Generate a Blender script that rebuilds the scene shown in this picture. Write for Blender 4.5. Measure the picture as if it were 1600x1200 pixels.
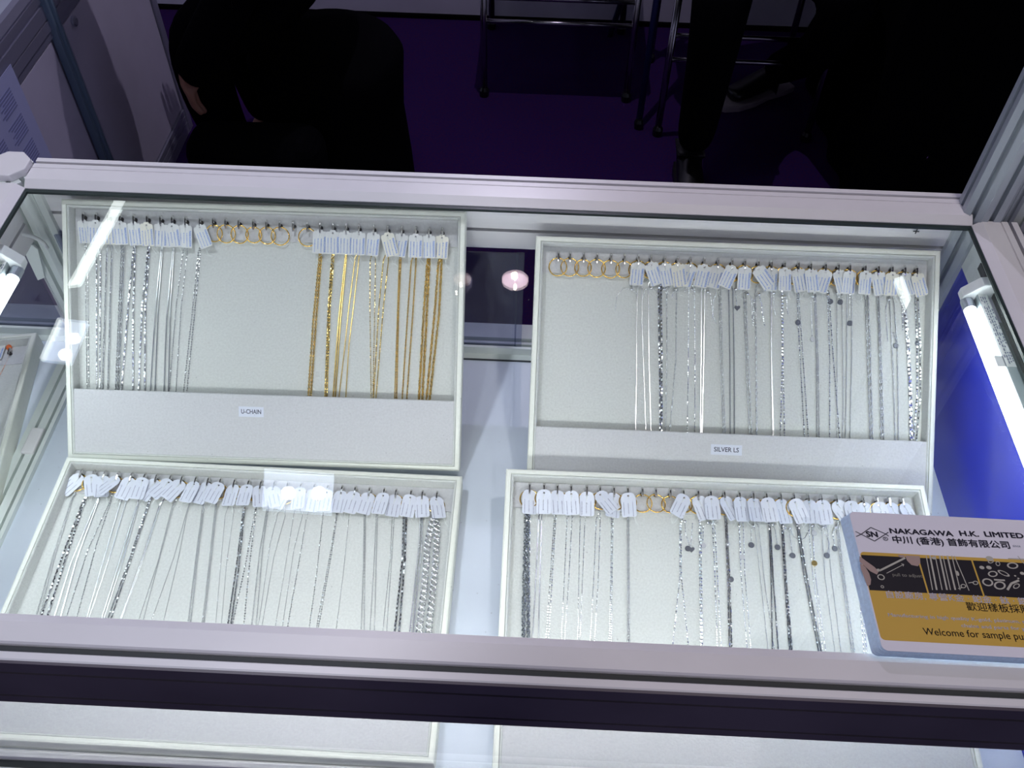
import bpy, bmesh, math, random
from mathutils import Vector, Matrix, Euler
random.seed(7)
PI = math.pi
for o in list(bpy.data.objects): bpy.data.objects.remove(o)
S = bpy.context.scene
COL = S.collection
H = 0.98                       # height of the counter's glass above the carpet; z below is measured from the glass

# ------------------------------------------------------------------ camera
CF = 1434.035
CLOC = Vector((0.51385, -0.72871, 0.58829))
CROT = Euler((0.701496, -0.015781, 0.042126), 'XYZ')
cd = bpy.data.cameras.new('camera'); cam = bpy.data.objects.new('camera', cd); COL.objects.link(cam)
cd.sensor_fit = 'HORIZONTAL'; cd.sensor_width = 36.0; cd.lens = CF * 36.0 / 1600.0
cd.clip_start = 0.02; cd.clip_end = 60
cam.location = CLOC + Vector((0, 0, H)); cam.rotation_euler = CROT
S.camera = cam
CR = CROT.to_matrix()
def ray(px, py): return CR @ Vector(((px - 800) / CF, -(py - 600) / CF, -1.0))
def hit_plane(px, py, O, N):
    d = ray(px, py); return CLOC + d * ((O - CLOC).dot(N) / d.dot(N))

# ------------------------------------------------------------------ world, view, hall light
S.view_settings.view_transform = 'Standard'
S.view_settings.look = 'None'
S.view_settings.exposure = 0.0
S.view_settings.gamma = 1.0
S.view_settings.use_curve_mapping = False
S.cycles.max_bounces = 10; S.cycles.transparent_max_bounces = 16
S.cycles.use_denoising = True
W = bpy.data.worlds.new('hall'); S.world = W; W.use_nodes = True
W.node_tree.nodes['Background'].inputs[0].default_value = (0.62, 0.64, 1.0, 1)
W.node_tree.nodes['Background'].inputs[1].default_value = 0.38
def spot(name, loc, aim, power, ang, col, rad, blend=0.5):
    l = bpy.data.lights.new(name, 'SPOT'); l.energy = power; l.spot_size = math.radians(ang); l.spot_blend = blend
    l.color = col; l.shadow_soft_size = rad
    o = bpy.data.objects.new(name, l); COL.objects.link(o)
    p = Vector(loc) + Vector((0, 0, H)); q = Vector(aim) + Vector((0, 0, H)); o.location = p
    o.rotation_euler = (q - p).to_track_quat('-Z', 'Y').to_euler()
    return o
spot('ceiling_spotlight', (-0.05, -0.18, 1.75), (0.02, -0.16, 0), 48, 40, (0.86, 0.88, 1.0), 0.05, 0.45)
spot('ceiling_spotlight', (0.98, -0.34, 1.75), (0.90, -0.30, 0), 29, 40, (1.0, 0.92, 0.92), 0.05, 0.45)
spot('aisle_spotlight', (0.10, -1.55, 1.50), (0.15, -0.28, 0), 18, 24, (0.95, 0.97, 1.0), 0.05, 0.4)
spot('aisle_spotlight', (0.95, -1.55, 1.50), (0.86, -0.34, 0), 12, 24, (1.0, 0.96, 0.95), 0.05, 0.4)
pl = bpy.data.lights.new('dome_bulb_light', 'POINT'); pl.energy = 28; pl.color = (0.82, 0.76, 1.0); pl.shadow_soft_size = 0.006
plo = bpy.data.objects.new('dome_bulb_light', pl); COL.objects.link(plo); plo.location = (0.463, 1.50, 1.485 + H)
TUBE_E = 18.5

# ------------------------------------------------------------------ materials
def mat(name, col, rough=0.5, metal=0.0, noise=0.0, scale=60, bump=0.0, spec=0.5, coat=0.0, sheen=0.0, emit=0.0, ecol=None, col2=None):
    m = bpy.data.materials.new(name); m.use_nodes = True; nt = m.node_tree; b = nt.nodes['Principled BSDF']
    b.inputs['Base Color'].default_value = (*col, 1); b.inputs['Roughness'].default_value = rough
    b.inputs['Metallic'].default_value = metal; b.inputs['Specular IOR Level'].default_value = spec
    if coat: b.inputs['Coat Weight'].default_value = coat; b.inputs['Coat Roughness'].default_value = 0.12
    if sheen: b.inputs['Sheen Weight'].default_value = sheen
    if emit:
        b.inputs['Emission Color'].default_value = (*(ecol or col), 1); b.inputs['Emission Strength'].default_value = emit
    if noise or bump:
        tc = nt.nodes.new('ShaderNodeTexCoord'); n = nt.nodes.new('ShaderNodeTexNoise'); n.inputs['Scale'].default_value = scale
        n.inputs['Detail'].default_value = 5; nt.links.new(tc.outputs['Object'], n.inputs['Vector'])
        if noise:
            r = nt.nodes.new('ShaderNodeMix'); r.data_type = 'RGBA'
            c2 = col2 or tuple(c * (1 - noise) for c in col)
            r.inputs[6].default_value = (*col, 1); r.inputs[7].default_value = (*c2, 1)
            cr = nt.nodes.new('ShaderNodeMapRange'); cr.inputs[1].default_value = 0.35; cr.inputs[2].default_value = 0.65
            nt.links.new(n.outputs['Fac'], cr.inputs[0]); nt.links.new(cr.outputs[0], r.inputs[0])
            nt.links.new(r.outputs[2], b.inputs['Base Color'])
        if bump:
            bp = nt.nodes.new('ShaderNodeBump'); bp.inputs['Strength'].default_value = bump; bp.inputs['Distance'].default_value = 0.001
            nt.links.new(n.outputs['Fac'], bp.inputs['Height']); nt.links.new(bp.outputs[0], b.inputs['Normal'])
    return m
def glassmat(name, tint, dust=0.0, f0=1.5):
    m = bpy.data.materials.new(name); m.use_nodes = True; nt = m.node_tree; nt.nodes.clear()
    out = nt.nodes.new('ShaderNodeOutputMaterial'); tr = nt.nodes.new('ShaderNodeBsdfTransparent'); gl = nt.nodes.new('ShaderNodeBsdfGlossy')
    gl.inputs['Roughness'].default_value = 0.0; tr.inputs[0].default_value = (*tint, 1)
    lw = nt.nodes.new('ShaderNodeLayerWeight'); lw.inputs[0].default_value = 0.5; pw = nt.nodes.new('ShaderNodeMath'); pw.operation = 'POWER'; pw.inputs[1].default_value = 5
    nt.links.new(lw.outputs['Facing'], pw.inputs[0]); r0 = ((f0 - 1) / (f0 + 1)) ** 2
    fr = nt.nodes.new('ShaderNodeMath'); fr.operation = 'MULTIPLY_ADD'; fr.inputs[1].default_value = 1 - r0; fr.inputs[2].default_value = r0; nt.links.new(pw.outputs[0], fr.inputs[0]); mx = nt.nodes.new('ShaderNodeMixShader')
    nt.links.new(fr.outputs[0], mx.inputs[0]); nt.links.new(tr.outputs[0], mx.inputs[1]); nt.links.new(gl.outputs[0], mx.inputs[2])
    last = mx
    if dust:
        tc = nt.nodes.new('ShaderNodeTexCoord'); v = nt.nodes.new('ShaderNodeTexVoronoi'); v.inputs['Scale'].default_value = 95
        nt.links.new(tc.outputs['Object'], v.inputs['Vector'])
        lt = nt.nodes.new('ShaderNodeMath'); lt.operation = 'LESS_THAN'; lt.inputs[1].default_value = 0.045
        nt.links.new(v.outputs['Distance'], lt.inputs[0])
        ml = nt.nodes.new('ShaderNodeMath'); ml.operation = 'MULTIPLY'; ml.inputs[1].default_value = dust
        nt.links.new(lt.outputs[0], ml.inputs[0])
        df = nt.nodes.new('ShaderNodeBsdfDiffuse'); df.inputs[0].default_value = (0.8, 0.8, 0.85, 1)
        m2 = nt.nodes.new('ShaderNodeMixShader'); nt.links.new(ml.outputs[0], m2.inputs[0]); nt.links.new(mx.outputs[0], m2.inputs[1]); nt.links.new(df.outputs[0], m2.inputs[2]); last = m2
    nt.links.new(last.outputs[0], out.inputs[0]); return m
M = dict(
    alu=mat('white_powder_coated_aluminium', (0.86, 0.84, 0.86), 0.32, 0.0, 0.05, 14, 0.02, coat=0.3),
    aluin=mat('pale_aluminium_profile', (0.78, 0.83, 0.81), 0.42, 0.0, 0.05, 25),
    slot=mat('slot_shade', (0.035, 0.04, 0.045), 0.6),  # shade inside slots and grooves put into a dark colour
    gasket=mat('dark_green_glass_edge', (0.015, 0.03, 0.028), 0.4),
    fascia=mat('dark_brown_black_fascia', (0.105, 0.088, 0.115), 0.38, 0, 0.3, 8),
    glass=glassmat('clear_counter_glass', (0.985, 1.0, 0.995), 0.18),
    fglass=glassmat('clear_front_glass', (0.99, 1.0, 1.0), 0.0),
    tint=glassmat('sliding_door_glass', (0.72, 0.74, 0.82), 0.0, 1.6),
    floorw=mat('white_display_floor', (0.70, 0.76, 0.86), 0.38, 0, 0.06, 9),
    blue=mat('glossy_blue_panel', (0.042, 0.058, 0.62), 0.28, 0, 0.15, 6, coat=0.3),
    cream=mat('cream_leatherette', (0.84, 0.86, 0.79), 0.5, 0, 0.05, 300, 0.15),
    velvet=mat('pale_velour_pad', (0.65, 0.67, 0.65), 0.9, 0, 0.10, 500, 0.3, spec=0.1, sheen=0.3),
    pocket=mat('pale_velour_pocket', (0.61, 0.615, 0.635), 0.85, 0, 0.09, 500, 0.3, spec=0.1, sheen=0.3),
    charm=mat('dark_charm_metal', (0.13, 0.14, 0.17), 0.45, 0.5),
    charmb=mat('pale_charm_metal', (0.52, 0.53, 0.56), 0.5, 0.3),
    screwm=mat('screw_steel', (0.22, 0.23, 0.26), 0.4, 0.6),
    silver=mat('polished_silver', (0.80, 0.81, 0.83), 0.2, 1.0),
    dsilver=mat('oxidised_silver', (0.42, 0.44, 0.48), 0.25, 1.0),
    gold=mat('yellow_gold', (0.88, 0.66, 0.26), 0.22, 1.0),
    ringgold=mat('ring_gold', (0.95, 0.62, 0.16), 0.18, 1.0),
    hook=mat('chromed_hook', (0.72, 0.70, 0.70), 0.15, 1.0),
    hookd=mat('dark_hook', (0.09, 0.085, 0.085), 0.3, 0.7),
    paper=mat('cream_tag_paper', (0.74, 0.75, 0.75), 0.6),
    paperc=mat('buff_tag_paper', (0.78, 0.76, 0.68), 0.6),
    paperw=mat('white_tag_paper', (0.66, 0.69, 0.78), 0.35),
    inkb=mat('blue_ink', (0.16, 0.30, 0.72), 0.6),
    inkg=mat('grey_ink', (0.22, 0.24, 0.33), 0.6),
    inkd=mat('dark_ink', (0.03, 0.03, 0.06), 0.5),
    string=mat('white_string', (0.75, 0.78, 0.76), 0.7),
    tube=mat('glowing_tube', (1, 1, 1), 0.3, emit=TUBE_E, ecol=(0.90, 0.98, 0.99)),
    tubef=mat('added_front_tube', (1, 1, 1), 0.3, emit=20.0, ecol=(0.96, 0.985, 0.97)),  # glow of the added, unseen tube under the front rail
    lampd=mat('dark_grey_lamp_housing', (0.17, 0.20, 0.21), 0.4, 0.2),
    cap=mat('tube_end_cap', (0.42, 0.46, 0.52), 0.35, 0.8),
    lamp=mat('white_lamp_housing', (0.72, 0.74, 0.76), 0.35),
    lampg=mat('grey_lamp_housing', (0.30, 0.34, 0.36), 0.4, 0.3),
    carpet=mat('dark_violet_carpet', (0.022, 0.012, 0.10), 0.95, 0, 0.75, 260, 0.6, spec=0.05, col2=(0.05, 0.012, 0.07)),
    lamin=mat('grey_white_laminate', (0.80, 0.76, 0.88), 0.45, 0, 0.10, 5),
    postm=mat('shaded_post_aluminium', (0.42, 0.46, 0.50), 0.42, 0.2, 0.05, 25),  # darker aluminium copy: the weaker light on this post is put into its colour
    greyalu=mat('grey_aluminium', (0.42, 0.42, 0.52), 0.4, 0.4),
    black=mat('black_cloth', (0.003, 0.003, 0.004), 0.95, 0, 0, spec=0.02),
    bluepost=mat('blue_grey_upright', (0.28, 0.40, 0.50), 0.4, 0.3),
    navy=mat('dark_navy_metal', (0.02, 0.025, 0.12), 0.4, 0.5),
    chrome=mat('chair_chrome', (0.42, 0.40, 0.42), 0.22, 1.0),
    skin=mat('skin', (0.50, 0.24, 0.15), 0.5, 0, 0.1, 40),
    hair=mat('black_hair', (0.008, 0.006, 0.006), 0.5),
    shoe=mat('black_shoe_leather', (0.006, 0.006, 0.007), 0.3),
    sole=mat('pale_shoe_sole', (0.35, 0.30, 0.33), 0.6),
    cardw=mat('white_card', (0.86, 0.84, 0.93), 0.4),
    cards=mat('pale_blue_card_edges', (0.66, 0.82, 1.0), 0.6, 0, 0.1, 400),
    cardy=mat('ochre_print', (0.68, 0.43, 0.08), 0.4),
    cardk=mat('black_photo_print', (0.015, 0.012, 0.018), 0.4),
    cards2=mat('silver_print', (0.50, 0.48, 0.42), 0.5),
    cardg=mat('dull_gold_print', (0.42, 0.30, 0.08), 0.5),
    cardp=mat('skin_tone_print', (0.42, 0.30, 0.27), 0.5),
    lav=mat('lavender_ink', (0.80, 0.80, 0.95), 0.5),
    ply=mat('white_plastic_bag', (0.62, 0.58, 0.62), 0.4, 0, 0.1, 30, 0.5),
    coral=mat('orange_coral_bead', (0.80, 0.16, 0.04), 0.4),
    rosec=mat('rose_gold_chain', (0.75, 0.35, 0.22), 0.3, 1.0),
    sheet=mat('bluish_paper_sheet', (0.66, 0.70, 1.0), 0.6),
    sheetk=mat('printed_table_cells', (0.36, 0.39, 0.66), 0.6),
    base=mat('white_base_panel', (0.6, 0.6, 0.62), 0.5, 0, 0.05, 8),
    ceil=mat('dark_ceiling', (0.02, 0.02, 0.025), 0.9),
    pane=mat('lamp_diffuser', (1, 1, 1), 0.5, emit=7.0, ecol=(0.70, 0.80, 1.0)),
    bulb=mat('lamp_bulb', (1, 1, 1), 0.5, emit=70.0, ecol=(0.93, 0.97, 1.0)),
    halltube=mat('hall_tube', (1, 1, 1), 0.5, emit=11.0, ecol=(0.92, 1.0, 0.97)),
    dome=mat('pink_lamp_dome', (1, 1, 1), 0.5, emit=9.0, ecol=(1.0, 0.70, 0.80)),
    dome2=mat('warm_lamp_dome', (1, 1, 1), 0.5, emit=1.6, ecol=(1.0, 0.66, 0.48)),
    warm=mat('warm_bulb', (1, 1, 1), 0.5, emit=60.0, ecol=(1.0, 0.86, 0.70)),
)

# ------------------------------------------------------------------ helpers
def meshobj(name, me, m, parent=None):
    if m is not None and not me.materials: me.materials.append(m)
    o = bpy.data.objects.new(name, me); COL.objects.link(o)
    if parent: o.parent = parent
    return o
def obj(name, bm, m, parent=None, org=(0, 0, 0), smooth=False, bevel=0.0, seg=2):
    """link a bmesh as one object; vertices are absolute, org is the origin of the thing"""
    if any(org): bmesh.ops.translate(bm, verts=bm.verts, vec=-Vector(org))
    bmesh.ops.recalc_face_normals(bm, faces=bm.faces)
    me = bpy.data.meshes.new(name); bm.to_mesh(me); bm.free()
    if smooth:
        for p in me.polygons: p.use_smooth = True
    o = meshobj(name, me, m, parent)
    if not parent: o.location = org
    if bevel:
        b = o.modifiers.new('bevel', 'BEVEL'); b.width = bevel; b.segments = seg; b.limit_method = 'ANGLE'
    return o
def tag(o, label=None, cat=None, group=None, kind=None):
    if label: o['label'] = label
    if cat: o['category'] = cat
    if group: o['group'] = group
    if kind: o['kind'] = kind
    return o
def thing(name, loc, label, cat, group=None, rot=(0, 0, 0), kind=None):
    o = bpy.data.objects.new(name, None); COL.objects.link(o); o.empty_display_size = 0.02
    o.location = loc; o.rotation_euler = rot
    return tag(o, label, cat, group, kind)
def box(bm, x0, x1, y0, y1, z0, z1):
    v = [bm.verts.new(p) for p in ((x0, y0, z0), (x1, y0, z0), (x1, y1, z0), (x0, y1, z0), (x0, y0, z1), (x1, y0, z1), (x1, y1, z1), (x0, y1, z1))]
    for f in ((0, 3, 2, 1), (4, 5, 6, 7), (0, 1, 5, 4), (1, 2, 6, 5), (2, 3, 7, 6), (3, 0, 4, 7)): bm.faces.new([v[i] for i in f])
def B(*boxes):
    bm = bmesh.new()
    for b in boxes: box(bm, *b)
    return bm
def prism(pts, a0, a1, axis='x', bm=None):
    """extrude a 2D outline along an axis ('x': pts are (y,z); 'y': pts are (x,z); 'z': pts are (x,y))"""
    bm = bm or bmesh.new()
    f = {'x': lambda p, a: (a, p[0], p[1]), 'y': lambda p, a: (p[0], a, p[1]), 'z': lambda p, a: (p[0], p[1], a)}[axis]
    r0 = [bm.verts.new(f(p, a0)) for p in pts]; r1 = [bm.verts.new(f(p, a1)) for p in pts]
    n = len(pts); bm.faces.new(r0); bm.faces.new(list(reversed(r1)))
    for i in range(n): bm.faces.new((r0[i], r1[i], r1[(i + 1) % n], r0[(i + 1) % n]))
    return bm
def tube(bm, path, r, n=8, caps=True):
    path = [Vector(p) for p in path]; rings = []
    for i, p in enumerate(path):
        t = (path[min(i + 1, len(path) - 1)] - path[max(i - 1, 0)]).normalized()
        a = t.cross(Vector((0, 0, 1)));
        if a.length < 1e-3: a = t.cross(Vector((1, 0, 0)))
        a.normalize(); b = t.cross(a); rr = r[i] if isinstance(r, (list, tuple)) else r
        rings.append([bm.verts.new(p + (a * math.cos(k * 2 * PI / n) + b * math.sin(k * 2 * PI / n)) * rr) for k in range(n)])
    for i in range(len(rings) - 1):
        for k in range(n): bm.faces.new((rings[i][k], rings[i][(k + 1) % n], rings[i + 1][(k + 1) % n], rings[i + 1][k]))
    if caps: bm.faces.new(rings[0]); bm.faces.new(list(reversed(rings[-1])))
    return bm
def lathe(prof, n=24, c=(0, 0, 0), bm=None):
    bm = bm or bmesh.new(); rings = []
    for r, z in prof:
        rings.append([bm.verts.new((c[0] + r * math.cos(k * 2 * PI / n), c[1] + r * math.sin(k * 2 * PI / n), c[2] + z)) for k in range(n)])
    for i in range(len(rings) - 1):
        for k in range(n): bm.faces.new((rings[i][k], rings[i][(k + 1) % n], rings[i + 1][(k + 1) % n], rings[i + 1][k]))
    bm.faces.new(rings[0]); bm.faces.new(rings[-1]); return bm
def torus(R, r, n=28, m=8, bm=None, tilt=0.0, c=(0, 0, 0)):
    bm = bm or bmesh.new(); g = []
    for i in range(n):
        a = 2 * PI * i / n
        row = []
        for k in range(m):
            b = 2 * PI * k / m; x = (R + r * math.cos(b)) * math.cos(a); y = (R + r * math.cos(b)) * math.sin(a); z = r * math.sin(b)
            z += y * math.sin(tilt); y = y * math.cos(tilt)
            row.append(bm.verts.new((x + c[0], y + c[1], z + c[2])))
        g.append(row)
    for i in range(n):
        for k in range(m): bm.faces.new((g[i][k], g[(i + 1) % n][k], g[(i + 1) % n][(k + 1) % m], g[i][(k + 1) % m]))
    return bm
def structure(name, bm, m, label=None, **k):
    o = obj(name, bm, m, **k); o['kind'] = 'structure'
    if label: o['label'] = label
    return o
def textmesh(name, s, size, m, align='LEFT', bold=0.0, sx=1.0):
    c = bpy.data.curves.new(name, 'FONT'); c.body = s; c.size = size; c.align_x = align; c.align_y = 'CENTER'; c.offset = bold; c.resolution_u = 3
    o = bpy.data.objects.new(name, c); COL.objects.link(o)
    dg = bpy.context.evaluated_depsgraph_get(); dg.update()
    me = bpy.data.meshes.new_from_object(o.evaluated_get(dg)); me.name = name
    bpy.data.objects.remove(o)
    if sx != 1.0: me.transform(Matrix.Diagonal((sx, 1, 1, 1)))
    me.materials.clear(); me.materials.append(m); return me

FL = -0.226          # display floor
XW = 0.95            # inner width of the case
YF = -0.4569         # inner lip of the front rail
CAR = -H             # carpet

# ------------------------------------------------------------------ the hall
structure('floor', B((-4, 5, -3.5, 3.2, CAR - 0.02, CAR)), M['carpet'])
structure('wall_back', B((-3, 4.2, 2.2, 2.26, CAR, 1.7)), M['lamin'])
structure('baseboard_back', B((-3, 4.2, 2.185, 2.2, CAR, CAR + 0.012)), M['black'])
structure('ceiling', B((-4, 5, -3.5, 3.2, 2.3, 2.34)), M['ceil'])

# ------------------------------------------------------------------ the counter case
case = thing('display_case', (XW / 2, -0.23, CAR), 'white aluminium framed glass topped showcase holding four necklace trays', 'showcase')
CO = (XW / 2, -0.23, CAR)
def cp(name, bm, m, label=None, **k):
    o = obj(name, bm, m, case, CO, **k)
    if label: o['label'] = label
    return o
def rail_prof(s, o):
    """outline of a top rail: s=+1 when the rail grows away from the lip in the positive direction"""
    p = [(0, 0), (.008, .006), (.0255, .006), (.0258, .0045), (.0266, .0045), (.0270, .006), (.033, .006), (.033, -.004), (.0366, -.004), (.0366, .006), (.0425, .006),
         (.0425, -.0710), (.0185, -.0710), (.0180, -.0580), (.0180, -.0476), (.0262, -.0476), (.0262, -.0436), (.0180, -.0436), (.0180, -.0035), (0, -.0035)]
    return [(o + s * a, b) for a, b in p]
cp('rear_rail', prism(rail_prof(1, 0), -0.001, .951, 'x'), M['alu'])
cp('side_rail', prism(rail_prof(-1, 0), -.4569, .000, 'y'), M['alu'])
cp('side_rail', prism(rail_prof(1, XW), -.4569, .000, 'y'), M['alu'])
fr = [(-.4569, 0), (-.4645, .005), (-.4785, .005), (-.4795, .003), (-.4800, -.002), (-.4840, -.002), (-.4848, .003), (-.4860, .005), (-.4905, .005), (-.4915, .0042), (-.4915, -.0655), (-.478, -.0655), (-.478, -.0035), (-.4569, -.0035)]
cp('front_rail', prism(fr, -.042, .992, 'x'), M['alu'])
cp('fascia', B((-.042, .992, -.4935, -.4915, -.0105, .0042), (-.042, .992, -.4935, -.4915, -.0515, -.0135), (-.042, .992, -.4935, -.4915, -.0655, -.0545)), M['fascia'], 'dark band on the outer face of the front rail')
cp('rail_slot_shade', B((.0, .95, .0235, .0262, -.0476, -.0436), (.0, .950, .0332, .0364, -.0039, .0012), (-.042, .992, -.4845, -.4802, -.0019, .0006)), M['slot'])  # dark strips laid in the rail grooves stand in for their shade
cp('fascia_slot_shade', B((-.042, .992, -.4920, -.4916, -.0560, -.0100)), M['slot'])  # dark backing, the shade of the fascia grooves as colour
gb = bmesh.new()
box(gb, .003, XW - .003, -.0045, -.0002, -.0036, -.0008); box(gb, -.0002, .003, YF, 0, -.0036, -.0008); box(gb, XW - .003, XW, YF, 0, -.0036, -.0008)
cp('gasket', gb, M['gasket'])
cp('glass_top', B((-.0035, XW + .0035, YF - .014, .0035, -.0100, -.0042)), M['glass'], 'clear glass top pane')
cp('front_glass', B((-.012, XW + .012, -.4835, -.4805, FL + .0065, -.060)), M['fglass'])
def post(name, cx, cy, r, z0, z1):
    pts = []
    for k in range(8):
        a0 = 2 * PI * k / 8 - PI / 8; a1 = a0 + PI / 4; p0 = Vector((math.cos(a0), math.sin(a0))) * r; p1 = Vector((math.cos(a1), math.sin(a1))) * r
        n = -Vector((math.cos(a0 + PI / 8), math.sin(a0 + PI / 8))) * r * 0.28
        for q in (p0, p0.lerp(p1, .36), p0.lerp(p1, .36) + n, p0.lerp(p1, .64) + n, p0.lerp(p1, .64)): pts.append((cx + q.x, cy + q.y))
    return prism(pts, z0, z1, 'z')
for nm, x, y, r, z1 in (('post', -.017, .021, .0225, .004), ('post', -.020, -.478, .0215, .002), ('post', .972, -.478, .0215, .002)):
    cp(nm, post(nm, x, y, r, CAR, z1), M['aluin'])
pr = cp('post', post('post', .9660, .0215, .0245, CAR, 1.25), M['postm'], 'tall octagonal corner post rising at the right rear')
def octa(cx, cy, r, z0, z1):
    return prism([(cx + r * math.cos(k * PI / 4 + PI / 8), cy + r * math.sin(k * PI / 4 + PI / 8)) for k in range(8)], z0, z1, 'z')
cp('post_cap', octa(-.0215, .0235, .0215, .004, .0125), M['alu'], 'octagonal white cap on the left rear post', bevel=.0012)
cp('neck', octa(-.0205, .0225, .0130, -.01, .005), M['greyalu'])
# display floor, sill with tracks, side beams near the floor
cp('display_floor', B((-.004, .9612, -.4775, .001, FL - .008, FL)), M['floorw'])
sill = [(-.0045, FL - .01), (-.0045, FL + .001), (.004, FL + .001), (.004, FL + .012), (.0075, FL + .012), (.0075, FL + .005), (.0105, FL + .005), (.0105, FL + .013), (.014, FL + .013), (.014, FL + .006), (.019, FL + .006), (.019, FL + .014), (.042, FL + .014), (.042, FL - .03), (.003, FL - .03)]
cp('rear_sill', prism(sill, .000, .95, 'x'), M['aluin'])
cp('sill_slot', B((.0, .95, -.0062, -.0046, FL, FL + .0014)), M['slot'])
cp('front_sill', prism([(-.4775, FL - .01), (-.4775, FL + .004), (-.4800, FL + .007), (-.4845, FL + .007), (-.4855, FL - .002), (-.4915, FL - .002), (-.4925, FL + .004), (-.4975, FL + .004), (-.4975, FL - .05), (-.4775, FL - .05)], -.042, .992, 'x'), M['alu'])
cp('sill_slot', B((-.042, .992, -.4912, -.4858, FL - .0019, FL + .0005)), M['slot'])
fb = bmesh.new()
box(fb, -.0330, -.0245, -.4715, .0, FL - .008, FL + .0035); box(fb, -.0205, -.0118, -.4715, .0, FL - .008, FL + .0045); box(fb, -.0078, -.0035, -.4715, 0, FL - .008, FL + .006); box(fb, -.033, -.0035, -.4715, 0, FL - .009, FL - .002)
cp('floor_divider', fb, M['aluin'])
cp('divider_clip', B((-.0252, -.0110, -.172, -.138, FL + .003, FL + .0075)), M['alu'], bevel=.0015)
# sliding rear doors and the blue end wall
cp('sliding_door', B((.001, .500, .0080, .0100, FL + .006, -.069)), M['tint'])
cp('sliding_door', B((-.001 + .0, .018, .0145, .0165, FL + .007, -.069)), M['tint'])
dm = bmesh.new(); box(dm, .498, .5065, .0070, .0110, FL + .006, -.069)
cp('door_edge', dm, M['tint'])
cp('end_wall', B((.9614, .9660, -.4780, -.001, FL - .01, -.050)), M['blue'], 'glossy blue panel closing the right end')
cp('end_beam', B((.9600, .9720, -.478, -.002, -.053, -.0040)), M['aluin'])
cp('end_slot', B((.9592, .9602, -.46, -.03, -.030, -.022)), M['slot'])
cp('screw', lathe([(.0001, 0), (.0060, 0), (.0064, .0007), (.0048, .0016), (.0001, .0016)], 16), M['screwm'])
sc = [c for c in case.children if c.name.startswith('screw')][0]
sc.rotation_euler = (PI / 2, 0, 0); sp = hit_plane(1431, 360, Vector((0, .0179, 0)), Vector((0, 1, 0))); sc.location = sp - Vector(CO)
sl = obj('cross_slot', B((-.003, .003, -.0006, .0006, .0015, .0019), (-.0006, .0006, -.003, .003, .0015, .0019)), M['slot'], sc)
# base below
cp('base_panel', B((-.002, .952, .012, .022, CAR + .02, FL - .03), (-.002, .952, -.494, -.486, CAR + .02, FL - .05), (-.01, -.002, -.47, .012, CAR + .02, FL - .02), (.952, .960, -.47, .012, CAR + .02, FL - .02)), M['base'])

# fluorescent fixtures under both side rails
def fixture(sx, label, ytop):
    """sx=+1 right side, -1 left side"""
    x0 = XW if sx > 0 else 0.0
    X = lambda d: x0 + sx * d
    O = (X(.0), -.25, -.045)
    t = thing('fluorescent_fixture', O, label, 'lamp', 'tube fixtures under the side rails')
    def bx(a, b, y0, y1, z0, z1): return B((min(X(a), X(b)), max(X(a), X(b)), y0, y1, z0, z1))
    obj('housing', bx(-.0060, .0035, -.43, ytop - .004, -.042, -.0235), M['lampg'], t, O, bevel=.0008)
    obj('housing_step', bx(.0035, .0105, -.43, ytop - .004, -.042, -.0275), M['lampd'], t, O)
    obj('end_holder', prism([(X(.0095), -.010), (X(-.0035), -.012), (X(-.0175), -.027), (X(-.0175), -.034), (X(-.0120), -.042), (X(.0095), -.045)], ytop - .012, ytop, 'y'), M['lamp'], t, O, bevel=.0008)
    obj('end_holder', prism([(X(.0095), -.010), (X(-.0035), -.012), (X(-.0175), -.027), (X(-.0175), -.034), (X(-.0120), -.042), (X(.0095), -.045)], -.442, -.43, 'y'), M['lamp'], t, O)
    obj('tube', tube(bmesh.new(), [(X(-.0122), ytop - .024, -.0335), (X(-.0122), -.418, -.0335)], .0056, 18), M['tube'], t, O, smooth=True)
    for a, b in ((ytop - .0115, ytop - .024), (-.418, -.43)):
        obj('tube_cap', tube(bmesh.new(), [(X(-.0122), a, -.0335), (X(-.0122), b, -.0335)], .0060, 18), M['cap'], t, O, smooth=False)
    lb = obj('rating_label', bx(-.0055, .0030, ytop - .105, ytop - .012, -.0234, -.0232), M['paper'], t, O)
    pr_ = bmesh.new(); rnd = random.Random(3)
    for row in range(4):
        y = ytop - .016
        while y > ytop - .100:
            l = rnd.uniform(.0012, .0045); x_ = -.0048 + row * .0021; a, b = sorted((X(x_), X(x_ + .0011)))
            if rnd.random() < .8: box(pr_, a, b, y - l, y, -.0232, -.0230)
            y -= l + rnd.uniform(.0008, .0018)
    pl_ = obj('printing', pr_, M['inkg'], lb, O); 
    obj('approval_label', bx(.0040, .0100, ytop - .045, ytop - .012, -.0274, -.0272), M['greyalu'], t, O)
    obj('clip', bx(-.0130, -.0055, -.166, -.153, -.036, -.0245), M['lamp'], t, O)
    return t
fixture(1, 'grey fluorescent tube fixture with printed labels beside the blue end wall', -.062)
fixture(-1, 'fluorescent tube fixture under the left side rail', -.072)

ft = thing('fluorescent_fixture', (.47, -.468, -.02), 'added unseen fluorescent tube fixture under the front rail, evening the light', 'lamp', 'tube fixtures under the side rails')  # added out of view to spread even light over the rear
del ft['group']
FO = (.47, -.468, -.02)
obj('housing', B((.05, .90, -.4765, -.4640, -.030, -.0045)), M['lampg'], ft, FO)
obj('tube', tube(bmesh.new(), [(.07, -.4655, -.0385), (.88, -.4655, -.0385)], .0062, 18), M['tubef'], ft, FO, smooth=True)
for a, b in ((.058, .07), (.88, .892)): obj('end_holder', B((a, b, -.4765, -.4585, -.046, -.0045)), M['lamp'], ft, FO)

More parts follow.
